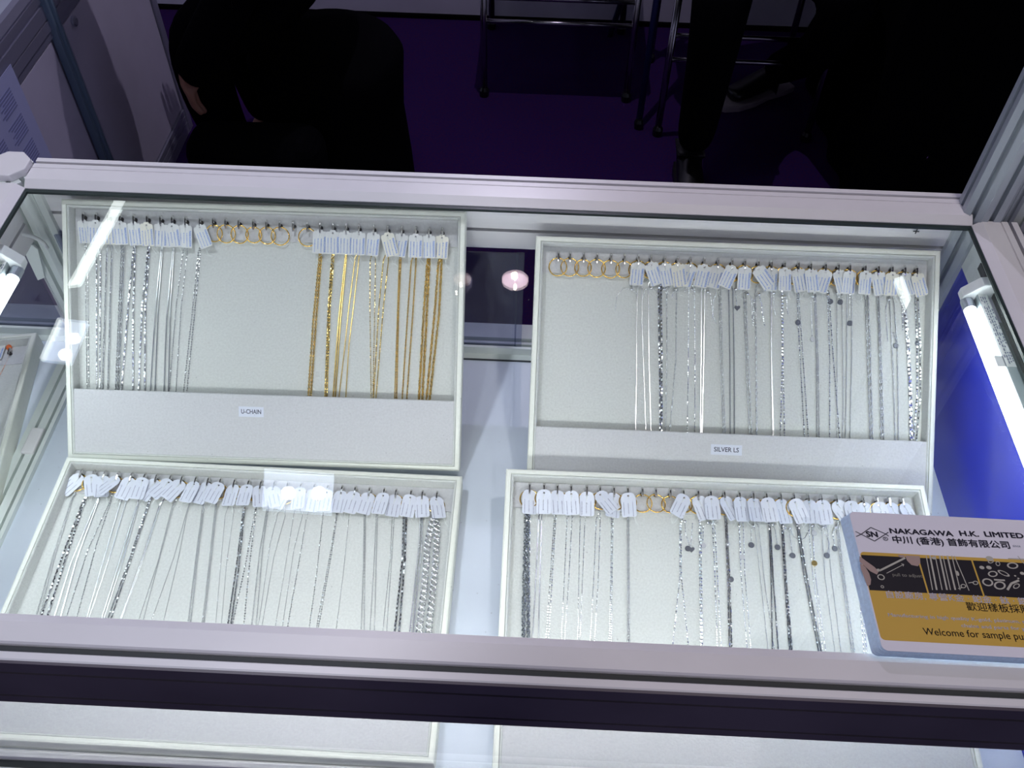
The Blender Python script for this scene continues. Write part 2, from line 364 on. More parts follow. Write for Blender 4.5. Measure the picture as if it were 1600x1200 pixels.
# ------------------------------------------------------------------ trays
WT, LT, TT = 0.4141, 0.270, 0.022
RIM, PAD = 0.0055, -0.014
TR = dict(T1=((.03131, .00057, -.01249), .81962, .01319), T2=((.51783, -.00319, -.03282), .68586, .00437),
          T3=((.03804, -.18762, -.19951), .01854, -.00617), T4=((.49781, -.20409, -.16240), .16032, .00467))
TM = {}
for k, (O, a, w) in TR.items():
    R = Euler((a, 0, w), 'XYZ').to_matrix(); TM[k] = (Vector(O), R)
def tl(t, px, py, n=0.0):
    """photo pixel -> tray coordinates (x right, y up the tray, height n over the rim)"""
    O, R = TM[t]; N = R.col[2]; p = hit_plane(px, py, O + N * n, N) - O; q = R.transposed() @ p
    return Vector((q.x, q.y, n))
def ring_prof(bm, loops):
    rs = [[bm.verts.new(p) for p in l] for l in loops]
    for i in range(len(rs) - 1):
        for k in range(4): bm.faces.new((rs[i][k], rs[i][(k + 1) % 4], rs[i + 1][(k + 1) % 4], rs[i + 1][k]))
def rect(i, z): return [(i, -i, z), (WT - i, -i, z), (WT - i, -_L[0] + i, z), (i, -_L[0] + i, z)]
_tm = {}; _L = [LT]; _store = {}
def tray(key, label, loc, rot, hooks, sign=None, dark=True):
    global _tm
    _L[0] = LT if key in ('T1', 'T2') else .2880; _tm = _store.setdefault(_L[0], {})
    t = thing('necklace_tray', loc, label, 'tray', 'cream necklace trays', rot)
    if 'frame' not in _tm:
        bm = bmesh.new(); ring_prof(bm, [rect(0.0, -TT), rect(0, -.002), rect(.0006, -.0006), rect(.002, 0), rect(.0050, 0), rect(.0053, -.0004), rect(.0053, -.0030)])
        _f = bm.faces.new([bm.verts.new(p) for p in rect(0, -TT)])
        bmesh.ops.recalc_face_normals(bm, faces=bm.faces); me = bpy.data.meshes.new('frame'); bm.to_mesh(me); bm.free(); _tm['frame'] = me
        bm = bmesh.new(); ring_prof(bm, [rect(.0055, -.0030), rect(.0057, -.0008), rect(.0068, -.0006), rect(.0076, -.0016), rect(.0084, -.0138), rect(.0084, -.016)])
        me = bpy.data.meshes.new('liner'); bm.to_mesh(me); bm.free(); _tm['liner'] = me
        bm = B((.006, WT - .006, -_L[0] + .006, -.006, PAD - .004, PAD)); me = bpy.data.meshes.new('pad'); bm.to_mesh(me); bm.free(); _tm['pad'] = me
        bm = B((.0058, WT - .0058, -_L[0] + .0058, -.1955, -.0055, -.0022)); me = bpy.data.meshes.new('pocket_panel'); bm.to_mesh(me); bm.free(); _tm['pocket_panel'] = me
        bm = B((.0086, WT - .0086, -.0360, -.0086, PAD - .001, PAD + .0012)); me = bpy.data.meshes.new('hook_strip'); bm.to_mesh(me); bm.free(); _tm['hook_strip'] = me
        bm = bmesh.new(); lathe([(.0022, 0), (.0022, .0008), (.0013, .0012), (.0013, .0050), (.0001, .0052)], 10, (0, 0, .0012), bm)
        me = bpy.data.meshes.new('hook_base'); bm.to_mesh(me); bm.free(); _tm['hook_base'] = me
        bm = bmesh.new(); tube(bm, [(0, .0052, .0040), (0, .0048, .0058), (0, .003, .0066), (0, .0, .0068), (0, -.003, .0066), (0, -.0046, .0058)], [.0011, .0014, .0013, .0013, .0013, .0011], 6)
        me = bpy.data.meshes.new('hook'); bm.to_mesh(me); bm.free(); _tm['hook'] = me
    meshobj('frame', _tm['frame'], M['cream'], t); meshobj('liner', _tm['liner'], M['velvet'], t); meshobj('pad', _tm['pad'], M['velvet'], t)
    pk = meshobj('pocket_panel', _tm['pocket_panel'], M['pocket'], t)
    if not pk.modifiers: b = pk.modifiers.new('bevel', 'BEVEL'); b.width = .0012; b.segments = 2
    meshobj('hook_strip', _tm['hook_strip'], M['pocket'], t)
    for (x, y) in hooks:
        h = meshobj('hook', _tm['hook'].copy() if False else _tm['hook'], M['hook'], t); h.location = (x, y, PAD)
        b = meshobj('hook_base', _tm['hook_base'], M['hookd'], h)
    if sign:
        s, (px0, py0), (px1, py1) = sign
        a = tl(key, px0, py0, -.002); b_ = tl(key, px1, py1, -.002)
        lb = obj('sign_label', B((a.x, b_.x, b_.y, a.y, -.0021, -.0018)), M['paperw'], t)
        me = textmesh('lettering', s, (a.y - b_.y) * .62, M['inkd'], 'CENTER', .00010)
        w_ = max(v.co.x for v in me.vertices) - min(v.co.x for v in me.vertices)
        me.transform(Matrix.Diagonal(((b_.x - a.x) * .80 / w_, 1, 1, 1)))
        tx = meshobj('lettering', me, M['inkd'], lb); tx.location = ((a.x + b_.x) / 2, (a.y + b_.y) / 2, -.00175)
    return t

HK = dict(
 T1=[130,150,169,187.5,209,230,251,269,290,312.5,333,352.5,373,395.6,416,437,458,480,500,520.6,541,561,584,606,628,650,670.5,691],
 T2=[872.5,891,912,933,955,976,997.5,1017.5,1039,1059,1079,1100.6,1122,1144,1164,1185,1205.6,1226,1247.5,1267,1290,1310,1328,1352,1372.5,1394,1414,1432.5],
 T3=[126.5,146,163,184,205,225.6,244,266,284,305.6,325,344,366,388,407.5,428,449,470,491,512,534,554.6,577,600,618.5,642,660,682.6],
 T4=[827.5,850,871,892.5,917,937.5,959.5,981,1004,1025,1047.5,1068,1091,1110.5,1132,1155.5,1177,1197.5,1220,1240.6,1263,1283.5,1307,1327,1349,1371,1390,1411])
HY = dict(T1=(331, 130, .043, 9), T2=(392, 872, .041, 9), T3=(732, 126, .063, 8), T4=(755, 827, .0375, 8))
HP = {}
for t in HK:
    y0, x0, s, off = HY[t]; HP[t] = []
    for x in HK[t]:
        q = tl(t, x, y0 + (x - x0) * s + off, PAD + .006); HP[t].append((q.x, q.y))
tray('T1', 'cream necklace tray tilted up at the rear left, marked U-CHAIN', TR['T1'][0], (TR['T1'][1], 0, TR['T1'][2]), HP['T1'], ('U-CHAIN', (373, 635), (412, 652)))
tray('T2', 'cream necklace tray tilted up at the rear right, marked SILVER LS', TR['T2'][0], (TR['T2'][1], 0, TR['T2'][2]), HP['T2'], ('SILVER LS', (1111, 694), (1159, 712)))
tray('T3', 'cream necklace tray lying flat at the front left of the case', TR['T3'][0], (TR['T3'][1], 0, TR['T3'][2]), HP['T3'])
tray('T4', 'cream necklace tray lying at the front right, partly under the card stack', TR['T4'][0], (TR['T4'][1], 0, TR['T4'][2]), HP['T4'])

# ------------------------------------------------------------------ jewellery
def resample(path, pitch):
    out = []; acc = 0.0
    for i in range(len(path) - 1):
        a, b = path[i], path[i + 1]; L = (b - a).length
        if L < 1e-7: continue
        d = (b - a) / L; s = acc
        while s < L: out.append((a + d * s, d)); s += pitch
        acc = s - L
    return out
def chain_data(paths, kind, w, V, F):
    for path in paths:
        if kind == 'rope': pitch = w * .42
        elif kind == 'cable': pitch = w * 1.25
        elif kind == 'curb': pitch = w * .45
        elif kind == 'snake': pitch = w * .8
        elif kind == 'box': pitch = w * .95
        elif kind == 'big': pitch = w * .74
        else: pitch = w * 1.5
        for i, (p, d) in enumerate(resample(path, pitch)):
            z = Vector((0, 0, 1)); a = d.cross(z); a.normalize(); b = a.cross(d)
            j = random.uniform(-.25, .25)
            if kind in ('rope', 'curb'):
                th = i * .95 if kind == 'rope' else i * 1.7 + j * 4; off = (a * math.cos(th) + b * math.sin(th)) * w * .24
                t2 = (d + a * -math.sin(th) * .9 + b * math.cos(th) * .9).normalized(); n1 = t2.cross(z + a * .01).normalized(); n2 = t2.cross(n1)
                for sgn in (1, -1):
                    c = p + off * sgn; tt = t2 if sgn > 0 else (d - (t2 - d)).normalized(); k = len(V)
                    V += [c + tt * w * .5, c - tt * w * .5, c + n1 * w * .24, c - n1 * w * .24, c + n2 * w * .24, c - n2 * w * .24]
                    F += [(k, k + 2, k + 4), (k, k + 4, k + 3), (k, k + 3, k + 5), (k, k + 5, k + 2), (k + 1, k + 4, k + 2), (k + 1, k + 3, k + 4), (k + 1, k + 5, k + 3), (k + 1, k + 2, k + 5)]
            elif kind in ('box', 'fine'):
                th = (i % 2) * PI / 4 + j; u = (a * math.cos(th) + b * math.sin(th)); v = d.cross(u); k = len(V); h = pitch * (.46 if kind == 'box' else .5); r = w * .5
                if kind == 'box':
                    for s in (-1, 1):
                        for x, y in ((1, 1), (-1, 1), (-1, -1), (1, -1)): V.append(p + d * h * s + u * r * .72 * x + v * r * .72 * y)
                    F += [(k, k + 1, k + 2, k + 3), (k + 7, k + 6, k + 5, k + 4), (k, k + 4, k + 5, k + 1), (k + 1, k + 5, k + 6, k + 2), (k + 2, k + 6, k + 7, k + 3), (k + 3, k + 7, k + 4, k)]
                else:
                    V += [p + d * h, p - d * h, p + u * r, p - u * r, p + v * r * .6, p - v * r * .6]
                    F += [(k, k + 2, k + 4), (k, k + 4, k + 3), (k, k + 3, k + 5), (k, k + 5, k + 2), (k + 1, k + 4, k + 2), (k + 1, k + 3, k + 4), (k + 1, k + 5, k + 3), (k + 1, k + 2, k + 5)]
            elif kind == 'snake':
                k = len(V); n = 6
                for s, rr in ((-.5, .62), (0, 1.0), (.5, .62)):
                    for m_ in range(n): an = m_ * PI / 3; V.append(p + d * pitch * s + (a * math.cos(an) + b * math.sin(an) * .7) * w * .5 * rr)
                for q in (0, n):
                    for m_ in range(n): F.append((k + q + m_, k + q + (m_ + 1) % n, k + q + n + (m_ + 1) % n, k + q + n + m_))
            else:   # cable, curb, big: real links
                if kind == 'curb': th = .55
                elif kind == 'big': th = .2 + j * .6
                else: th = (0.25 if i % 2 == 0 else PI / 2 - .25) + j * .5
                u = (a * math.cos(th) + b * math.sin(th)); v = d.cross(u).normalized()
                wire = w * (.17 if kind != 'big' else .12); Lh = w * (.85 if kind != 'curb' else .62); Wh = w * .5 - wire
                if kind == 'big': Lh = Wh + wire * .5
                n = 8 if kind != 'big' else 14; m_ = 3 if kind != 'big' else 6; k = len(V)
                for e in range(n):
                    an = 2 * PI * e / n; cx = math.cos(an); cy = math.sin(an)
                    c = p + d * cx * (Lh - wire) + u * cy * Wh; rad = (d * cx + u * cy).normalized()
                    for g in range(m_):
                        bn = 2 * PI * g / m_; V.append(c + rad * wire * math.cos(bn) + v * wire * math.sin(bn))
                for e in range(n):
                    for g in range(m_): F.append((k + e * m_ + g, k + ((e + 1) % n) * m_ + g, k + ((e + 1) % n) * m_ + (g + 1) % m_, k + e * m_ + (g + 1) % m_))
def chain_obj(paths, kind, w, m, parent, name='chain', smooth=False):
    V = []; F = []; chain_data(paths, kind, w, V, F)
    me = bpy.data.meshes.new(name); me.from_pydata([tuple(v) for v in V], [], F); me.update()
    if smooth or kind in ('cable', 'big'):
        for p in me.polygons: p.use_smooth = True
    return meshobj(name, me, m, parent)

def tag_mesh(name, w, h, style):
    bm = bmesh.new(); t = .0003
    if style == 0: out = [(-w * .16, .0034), (w * .16, .0034), (w * .24, .0016), (w * .40, .0018), (w * .5, .0000), (w * .5, -h + .0045), (w * .46, -h + .0034), (-w * .46, -h + .0034), (-w * .5, -h + .0045), (-w * .5, .0000), (-w * .40, .0018), (-w * .24, .0016)]
    else: out = [(-w * .15, .0036), (w * .15, .0036), (w * .36, .0022), (w * .5, -.0012), (w * .5, -h + .0050), (w * .42, -h + .0036), (-w * .42, -h + .0036), (-w * .5, -h + .0050), (-w * .5, -.0012), (-w * .36, .0022)]
    hole = [(.0011 * math.cos(k * PI / 5), .0011 * math.sin(k * PI / 5)) for k in range(10)]
    eds = []
    for pl in (out, hole):
        vs = [bm.verts.new((x, y, t)) for x, y in pl]
        for i in range(len(vs)): eds.append(bm.edges.new((vs[i], vs[(i + 1) % len(vs)])))
    bmesh.ops.triangle_fill(bm, use_beauty=True, edges=eds)
    # gentle curl of the paper
    r = bmesh.ops.extrude_face_region(bm, geom=list(bm.faces)); bmesh.ops.translate(bm, verts=[g for g in r['geom'] if isinstance(g, bmesh.types.BMVert)], vec=(0, 0, -t))
    bmesh.ops.recalc_face_normals(bm, faces=bm.faces)
    me = bpy.data.meshes.new(name); bm.to_mesh(me); bm.free(); return me
def marks(w, h, cols, seed, x0=-.38, x1=.38, y1=-.003, th=.0009):
    rnd = random.Random(seed); V = []; F = []
    for c in range(cols):
        x = w * (x0 + (x1 - x0) * c / max(1, cols - 1)); y = y1 - rnd.uniform(0, .002); end = -h + .0045 + rnd.uniform(0, .004) * (c % 2)
        while y > end:
            l = rnd.uniform(.0005, .0014); k = len(V); ww = th * rnd.uniform(.6, 1.1)
            V += [(x - ww / 2, y, 0), (x + ww / 2, y, 0), (x + ww / 2 * rnd.uniform(.3, 1), y - l, 0), (x - ww / 2, y - l, 0)]; F.append((k, k + 3, k + 2, k + 1)); y -= l + rnd.uniform(.0003, .0008)
    return V, F
TW, TH = .0142, .0245
def tag_print(style, seed, m):
    me = bpy.data.meshes.new('print'); V, F = marks(TW, TH, 3, seed, -.34, .12 if style == 0 else .28, -.0045 if style == 0 else -.006, .0010)
    V = [(x, y, .00036) for x, y, z in V]; me.from_pydata(V, [], F)
    if style == 0:
        b = bmesh.new(); b.from_mesh(me)
        tm = textmesh('word', 'NAKAGAWA', .0030, m, 'LEFT', .00008)
        tm.transform(Matrix.Translation((TW * .36, -.0035, .0004)) @ Matrix.Rotation(-PI / 2, 4, 'Z') @ Matrix.Diagonal((.92, 1, 1, 1)))
        b.from_mesh(tm); b.to_mesh(me); b.free()
    me.materials.clear(); me.materials.append(m); return me
TAGS = {}
for nm, st, pm in (('a', 0, 'paper'), ('c', 0, 'paperc'), ('w', 1, 'paperw')):
    me = tag_mesh('price_tag', TW if st == 0 else .0146, TH if st == 0 else .0250, st); me.materials.append(M[pm]); TAGS[nm] = me
PRN = {'a': [tag_print(0, s, M['inkb']) for s in (1, 2, 3)], 'c': [tag_print(0, s, M['inkb']) for s in (4, 5)], 'w': [tag_print(1, s, M['inkg']) for s in (6, 7, 8, 9)]}
STR = []
for s in range(5):
    rnd = random.Random(s); q = rnd.uniform(-.004, .004)
    pts = [(0, 0, .0008), (q * .3, -.008, .0002), (q, -.020, -.0002), (q * 1.5 + .001, -.0255 - s * .0008, -.0012), (q * 1.2 + .004, -.029 - s * .0006, -.0016), (q + .008 - s * .003, -.0275, -.0014), (q * .4 + .004, -.022, -.0006), (.001, -.010, -.0004), (.0004, -.002, .0004)]
    bm = tube(bmesh.new(), pts, .00022, 5); me = bpy.data.meshes.new('string'); bm.to_mesh(me); bm.free(); me.materials.append(M['string']); STR.append(me)
ringme = []
for R_ in (.0092, .0086, .0080):
    bm = torus(R_, .00062, 30, 8); me = bpy.data.meshes.new('ring'); bm.to_mesh(me); bm.free()
    for p in me.polygons: p.use_smooth = True
    me.materials.append(M['ringgold']); ringme.append(me)
bm = lathe([(.0001, -.0005), (.0026, -.0005), (.0029, 0), (.0026, .0005), (.0001, .0005)], 18); discme = bpy.data.meshes.new('charm'); bm.to_mesh(discme); bm.free()
hp = []
for k in range(20):
    a = 2 * PI * k / 20; hp.append((.00019 * 16 * math.sin(a) ** 3, .00019 * (13 * math.cos(a) - 5 * math.cos(2 * a) - 2 * math.cos(3 * a) - math.cos(4 * a))))
bm = prism(hp, -.0006, .0006, 'z'); heartme = bpy.data.meshes.new('charm'); bm.to_mesh(heartme); bm.free()
bm = bmesh.new(); bmesh.ops.create_uvsphere(bm, u_segments=12, v_segments=8, radius=.0017); beadme = bpy.data.meshes.new('bead'); bm.to_mesh(beadme); bm.free()
for p in beadme.polygons: p.use_smooth = True
beadme.materials.append(M['silver'])

ORD = 'first second third fourth fifth sixth seventh eighth ninth tenth eleventh twelfth thirteenth fourteenth fifteenth sixteenth seventeenth eighteenth nineteenth twentieth twenty-first twenty-second twenty-third twenty-fourth twenty-fifth twenty-sixth twenty-seventh last'.split()
TN = dict(T1='rear left tray', T2='rear right tray', T3='front left tray', T4='front right tray')
KN = dict(rope='twisted rope', box='box link', fine='fine', snake='smooth snake', cable='cable link', curb='thick curb link', big='large round link')

def necklace(t, hi, ang, tcol, paths, kind='fine', w=.0012, metal='silver', ring=True, charms=(), tails=(), tilt=None, zoff=0.0):
    """paths/tails: pixel polylines; charms: (px,py,shape,metal); ang: how far the tag swings, degrees, + = foot to the right"""
    O, R = TM[t]; hx, hy = HP[t][hi]; n0 = PAD
    root_loc = O + R @ Vector((hx, hy, n0))
    mname = {'silver': 'silver', 'dsilver': 'dark silver', 'gold': 'gold'}[metal]
    ex = ''
    if charms: ex = ' with small dark charm' if charms[0][3] == 'dsilver' else ' with small bright charm'
    elif abs(ang) >= 25: ex = ' and steeply tilted tag'
    elif abs(ang) >= 12: ex = ' and tilted tag'
    nl = thing('necklace', root_loc, '%s %s necklace%s, %s hook from left, %s' % (mname, KN[kind], ex, ORD[hi], TN[t]), 'necklace', 'necklaces on the ' + TN[t], (TR[t][1], 0, TR[t][2]))
    base = Vector((hx, hy, n0))
    if ring:
        rg = meshobj('ring', ringme[hi % 2], None, nl); rg.location = (0, -.0098, .0030 + (hi % 2) * .0008); rg.rotation_euler = (.05, (.12 if hi % 2 else -.1), 0)
    def conv(pl, first=True):
        r = w / 2; out = []
        if first:
            out.append(Vector((0, -.0188, .0026)))
        for (px, py) in pl: out.append(tl(t, px, py, PAD + r + .0002) - base)
        if first:
            out[1].z = max(out[1].z, .0012)
        return out
    ps = [conv(p) for p in paths]
    for p in ps:
        if t in ('T3', 'T4'): d = (p[-1] - p[-2]).normalized(); p.append(p[-1] + d * .03)
        elif p[-1].y + hy < -.185: d = (p[-1] - p[-2]).normalized(); p.append(p[-1] + d * .02)
    if ps: chain_obj(ps, kind, w * 1.15, M[metal], nl)
    if tails:
        chain_obj([conv(p, False) for p in tails], 'fine', max(.0010, w * .7), M[metal], nl, 'tail_chain')
        bd = meshobj('bead', beadme, None, nl); q = tl(t, *tails[0][0], PAD + .002) - base; bd.location = q
    for (px, py, sh, cm) in charms:
        me = (heartme if sh == 'heart' else discme)
        c = meshobj('charm', me.copy(), M['charm' if cm == 'dsilver' else 'charmb' if cm == 'silver' else cm], nl); c.location = tl(t, px, py, PAD + .0008) - base; c['label'] = 'small dark metal charm' if cm == 'dsilver' else 'small bright metal charm'
    if tcol:
        tg = meshobj('price_tag', TAGS[tcol], None, nl); tg.location = (0, -.0052, .0058 + (hi % 2) * .0014 + (hi % 3) * .0005 + zoff); tg.rotation_euler = (random.uniform(-.02, .14), random.choice((-1, 1)) * random.uniform(.06, .24), math.radians(ang))
        pq = meshobj('print', random.choice(PRN[tcol]), None, tg)
        st = meshobj('string', STR[hi % 5], None, tg)
    return nl
def bare_ring(t, hi, big=0):
    O, R = TM[t]; hx, hy = HP[t][hi]; b = Vector((hx, hy - .0102, PAD + .0030 + (hi % 2) * .0012))
    o = meshobj('gold_ring', ringme[big], None); o.location = O + R @ b
    o.rotation_euler = Euler((TR[t][1] + .06, (.1 if hi % 2 else -.08), TR[t][2]))
    tag(o, 'bare gold ring hanging from the %s hook from left, %s' % (ORD[hi], TN[t]), 'ring', 'bare gold rings on the ' + TN[t])
s_, g_, d_ = 'silver', 'gold', 'dsilver'
# rear left tray: silver group, bare rings, gold group
T = 'T1'
necklace(T, 0, 0, 'a', [[(133, 400), (136, 603)], [(137, 400), (139, 603)]], 'fine', .0012, s_, False)
necklace(T, 1, 0, 'a', [[(151, 395), (151, 604)], [(157, 395), (156, 604)]], 'box', .0012, s_, False)
necklace(T, 2, 0, 'c', [[(167, 392), (160, 605)], [(174.5, 392), (168.5, 605)]], 'rope', .0020, s_, False)
necklace(T, 3, 3, 'a', [[(190, 392), (181, 605)], [(193.5, 392), (185, 605)]], 'rope', .0023, s_, False)
necklace(T, 4, 3, 'a', [[(208, 396), (200, 480), (190, 606)], [(211, 396), (208, 480), (207.5, 606)]], 'box', .0015, s_, False)
necklace(T, 5, 0, 'c', [[(231, 392), (222, 480), (216.5, 607)], [(233, 392), (227, 480), (226, 607)]], 'box', .0016, s_, False)
necklace(T, 6, -3, 'a', [[(252, 392), (243, 480), (235, 607)], [(254, 392), (247, 480), (242, 607)]], 'snake', .0014, s_, False)
necklace(T, 7, 6, 'a', [[(270, 392), (260, 500), (256, 609)], [(272, 392), (266, 480), (263, 609)]], 'snake', .0015, s_, False)
necklace(T, 8, -2, 'a', [[(286, 394), (275, 480), (264.5, 609)], [(293, 394), (283, 480), (275, 609)]], 'fine', .0013, s_, False)
necklace(T, 9, 20, 'a', [[(310, 396), (299, 500), (287, 610)], [(313, 396), (303, 500), (292, 610)]], 'fine', .0015, s_, False)
for i, b in ((10, 1), (11, 0), (12, 0), (13, 2), (14, 1), (15, 0), (17, 0)): bare_ring(T, i, b)
necklace(T, 18, -2, 'a', [[(499, 402), (489.5, 500), (481.5, 621)], [(502, 402), (494, 500), (485.5, 621)]], 'rope', .0024, g_, False)
necklace(T, 19, 0, 'a', [[(518.5, 402), (513, 480), (507.5, 623)], [(521.5, 402), (515.5, 480), (510.5, 623)]], 'box', .0015, g_, False)
necklace(T, 20, -2, 'a', [[(539, 406), (529, 500), (520, 624)], [(541, 406), (532, 500), (523.5, 624)]], 'snake', .0016, g_, False)
necklace(T, 21, -2, 'a', [[(555, 403), (545, 480), (539, 540), (529, 625)], [(561, 403), (551, 490), (545, 540), (540, 625)]], 'snake', .0012, g_, False)
necklace(T, 22, -6, 'a', [[(578.5, 406), (578, 480), (580, 626)], [(587, 406), (585.5, 480), (582.5, 626)]], 'fine', .0013, g_, False)
necklace(T, 23, 14, 'c', [[(599, 407), (592, 480), (583, 627)], [(607, 407), (599, 480), (587, 627)]], 'box', .0011, g_, False)
necklace(T, 24, -9, 'a', [[(624, 406), (621.5, 480), (616.5, 629)], [(626.5, 406), (623, 480), (619.5, 629)]], 'rope', .0017, g_, False)
necklace(T, 25, -1, 'a', [[(642.5, 409), (637, 490), (628, 629)], [(650, 409), (645, 490), (635, 630)]], 'rope', .0019, g_, False)
necklace(T, 26, 1, 'a', [[(667.5, 410), (662, 490), (654, 631)], [(671, 410), (667, 490), (659.5, 631)]], 'curb', .0028, g_, False)
necklace(T, 27, -4, 'c', [[(685, 412), (679, 490), (665.5, 632)], [(690, 412), (686, 490), (670.5, 632)]], 'curb', .0027, g_, False)
# rear right tray
T = 'T2'
for i in range(6): bare_ring(T, i, 1 if i in (2, 5) else 0)
necklace(T, 6, -4, 'a', [[(997, 440), (994.5, 500), (994.5, 600), (993, 668)]], 'snake', .0011, s_, True, tails=[[(987, 452), (975, 450), (964, 461), (961, 486)], [(988, 452), (994, 458), (995.5, 475)]])
necklace(T, 7, 20, 'a', [[(1003, 442), (1003, 500), (1009, 669)], [(1013, 446), (1014, 560), (1017, 669)]], 'snake', .0010, s_, True, tails=[[(1018, 450), (1008, 452), (1003, 470), (1002.5, 512)], [(1018, 450), (1026, 455), (1028, 470)]])
necklace(T, 8, 14, 'a', [[(1029, 450), (1030.5, 560), (1031.5, 670)], [(1033, 450), (1034, 560), (1034, 670)]], 'box', .0018, s_, True, tails=[[(1038, 452), (1042, 458), (1041, 480)]])
necklace(T, 9, 10, 'c', [[(1042, 450), (1042, 560), (1040, 671)], [(1057, 450), (1056, 560), (1047, 671)]], 'cable', .0017, s_, True, tails=[[(1056, 452), (1051, 458), (1050, 466)]])
necklace(T, 10, -17, 'a', [[(1076, 450), (1075.5, 560), (1074, 673)], [(1085, 452), (1086, 560), (1085.5, 674)]], 'fine', .0012, s_, True, tails=[[(1082, 452), (1072, 450), (1070, 456)]])
necklace(T, 11, -12, 'a', [[(1096, 455), (1095.5, 560), (1094.5, 674)], [(1101, 455), (1099.5, 560), (1097, 674)]], 'snake', .0013, s_, True)
necklace(T, 12, -14, 'a', [[(1123, 450), (1126, 560), (1130, 675)], [(1126, 450), (1129, 560), (1133, 676)]], 'cable', .0017, s_, True, tails=[[(1106, 456), (1110, 458), (1114, 492), (1120, 508)], [(1119, 458), (1115, 470), (1113, 500)]])
necklace(T, 13, -22, 'a', [[(1138.5, 455), (1140.5, 560), (1141, 676)], [(1145, 455), (1147, 560), (1147.5, 677)]], 'rope', .0014, d_, True, charms=[(1152, 481, 'heart', d_)], tails=[[(1149, 452), (1151, 477)]])
necklace(T, 14, 0, 'a', [[(1162, 452), (1165.5, 560), (1171.5, 678)], [(1165, 452), (1169, 560), (1175, 678)]], 'cable', .0018, s_, True, tails=[[(1168, 459), (1174, 464), (1176, 505)]])
necklace(T, 15, 38, 'a', [[(1180.5, 455), (1181.5, 560), (1182.5, 679)]], 'cable', .0022, s_, True, tails=[[(1186, 460), (1190, 475), (1191, 490), (1195, 510)], [(1184, 460), (1178, 470), (1177, 510)]])
necklace(T, 16, 0, 'a', [[(1204.5, 452), (1205, 560), (1207.5, 680)], [(1206, 452), (1205.5, 560), (1209, 680)]], 'snake', .0014, s_, True, tails=[[(1209, 458), (1209, 480), (1212, 492)]], zoff=-.0006)
necklace(T, 17, 0, 'a', [[(1221.5, 450), (1222.5, 560), (1219.5, 680)], [(1223, 450), (1223.5, 560), (1226, 680)]], 'fine', .0019, s_, True, tails=[[(1226, 464), (1229, 468), (1231, 490)]])
necklace(T, 18, 12, 'a', [[(1245, 452), (1248, 520), (1257, 682)], [(1247, 452), (1252, 520), (1263, 682)]], 'fine', .0014, d_, True, charms=[(1247, 504, 'disc', d_)])
necklace(T, 19, 8, 'a', [[(1272, 455), (1276, 560), (1276.5, 682)], [(1274, 455), (1278.5, 560), (1280, 682)]], 'rope', .0015, s_, True, charms=[(1270, 530, 'disc', 'silver')], tails=[[(1270, 463), (1267, 470), (1269, 526)]], zoff=-.0005)
necklace(T, 20, -16, 'a', [[(1293, 455), (1296.5, 560), (1296.5, 683)], [(1295, 455), (1302, 560), (1312, 684)]], 'fine', .0014, d_, True, charms=[(1297.5, 471, 'disc', d_)], tails=[[(1293, 462), (1297, 468)]])
necklace(T, 21, 20, 'a', [[(1307.5, 455), (1308, 560), (1308, 684)], [(1315, 458), (1317.5, 560), (1317, 684)]], 'cable', .0012, s_, True, charms=[(1313, 472, 'disc', d_)], tails=[[(1308, 458), (1310, 462), (1312, 468)], [(1317, 588), (1322, 592)], [(1318, 654), (1319, 660)]])
necklace(T, 22, 0, 'a', [[(1323.5, 455), (1323, 560), (1321, 684)], [(1331, 455), (1331, 560), (1328, 684)]], 'rope', .0012, s_, True, charms=[(1328, 505, 'disc', d_)], tails=[[(1328, 460), (1328, 500)]])
necklace(T, 23, -2, 'a', [[(1351.5, 455), (1355, 520), (1360, 685)], [(1355.5, 455), (1359, 520), (1363.5, 685)]], 'cable', .0023, s_, True)
necklace(T, 24, 12, 'a', [[(1371, 460), (1374.5, 540), (1377.5, 686)], [(1373, 460), (1376.5, 540), (1381, 686)]], 'cable', .0024, s_, True)
necklace(T, 25, -2, 'c', [[(1390, 465), (1395, 560), (1399, 687)], [(1396, 460), (1402, 540), (1404, 687)]], 'cable', .0018, s_, True, charms=[(1400, 540, 'disc', d_)], tails=[[(1389, 468), (1384, 480), (1387, 535)], [(1396, 520), (1400, 536)]])
necklace(T, 26, 18, 'a', [[(1411, 460), (1418, 540), (1421, 600), (1422.5, 688)], [(1413, 460), (1420, 540), (1423, 600), (1425, 688)]], 'box', .0019, s_, True, tails=[[(1407, 464), (1409, 480), (1411, 515)], [(1410, 464), (1412, 512)]])
necklace(T, 27, 20, 'c', [[(1430, 458), (1433, 540), (1433, 620), (1427, 688)], [(1434, 458), (1438, 540), (1438, 620), (1432, 688)]], 'box', .0016, s_, True, charms=[(1434, 536, 'disc', d_)])
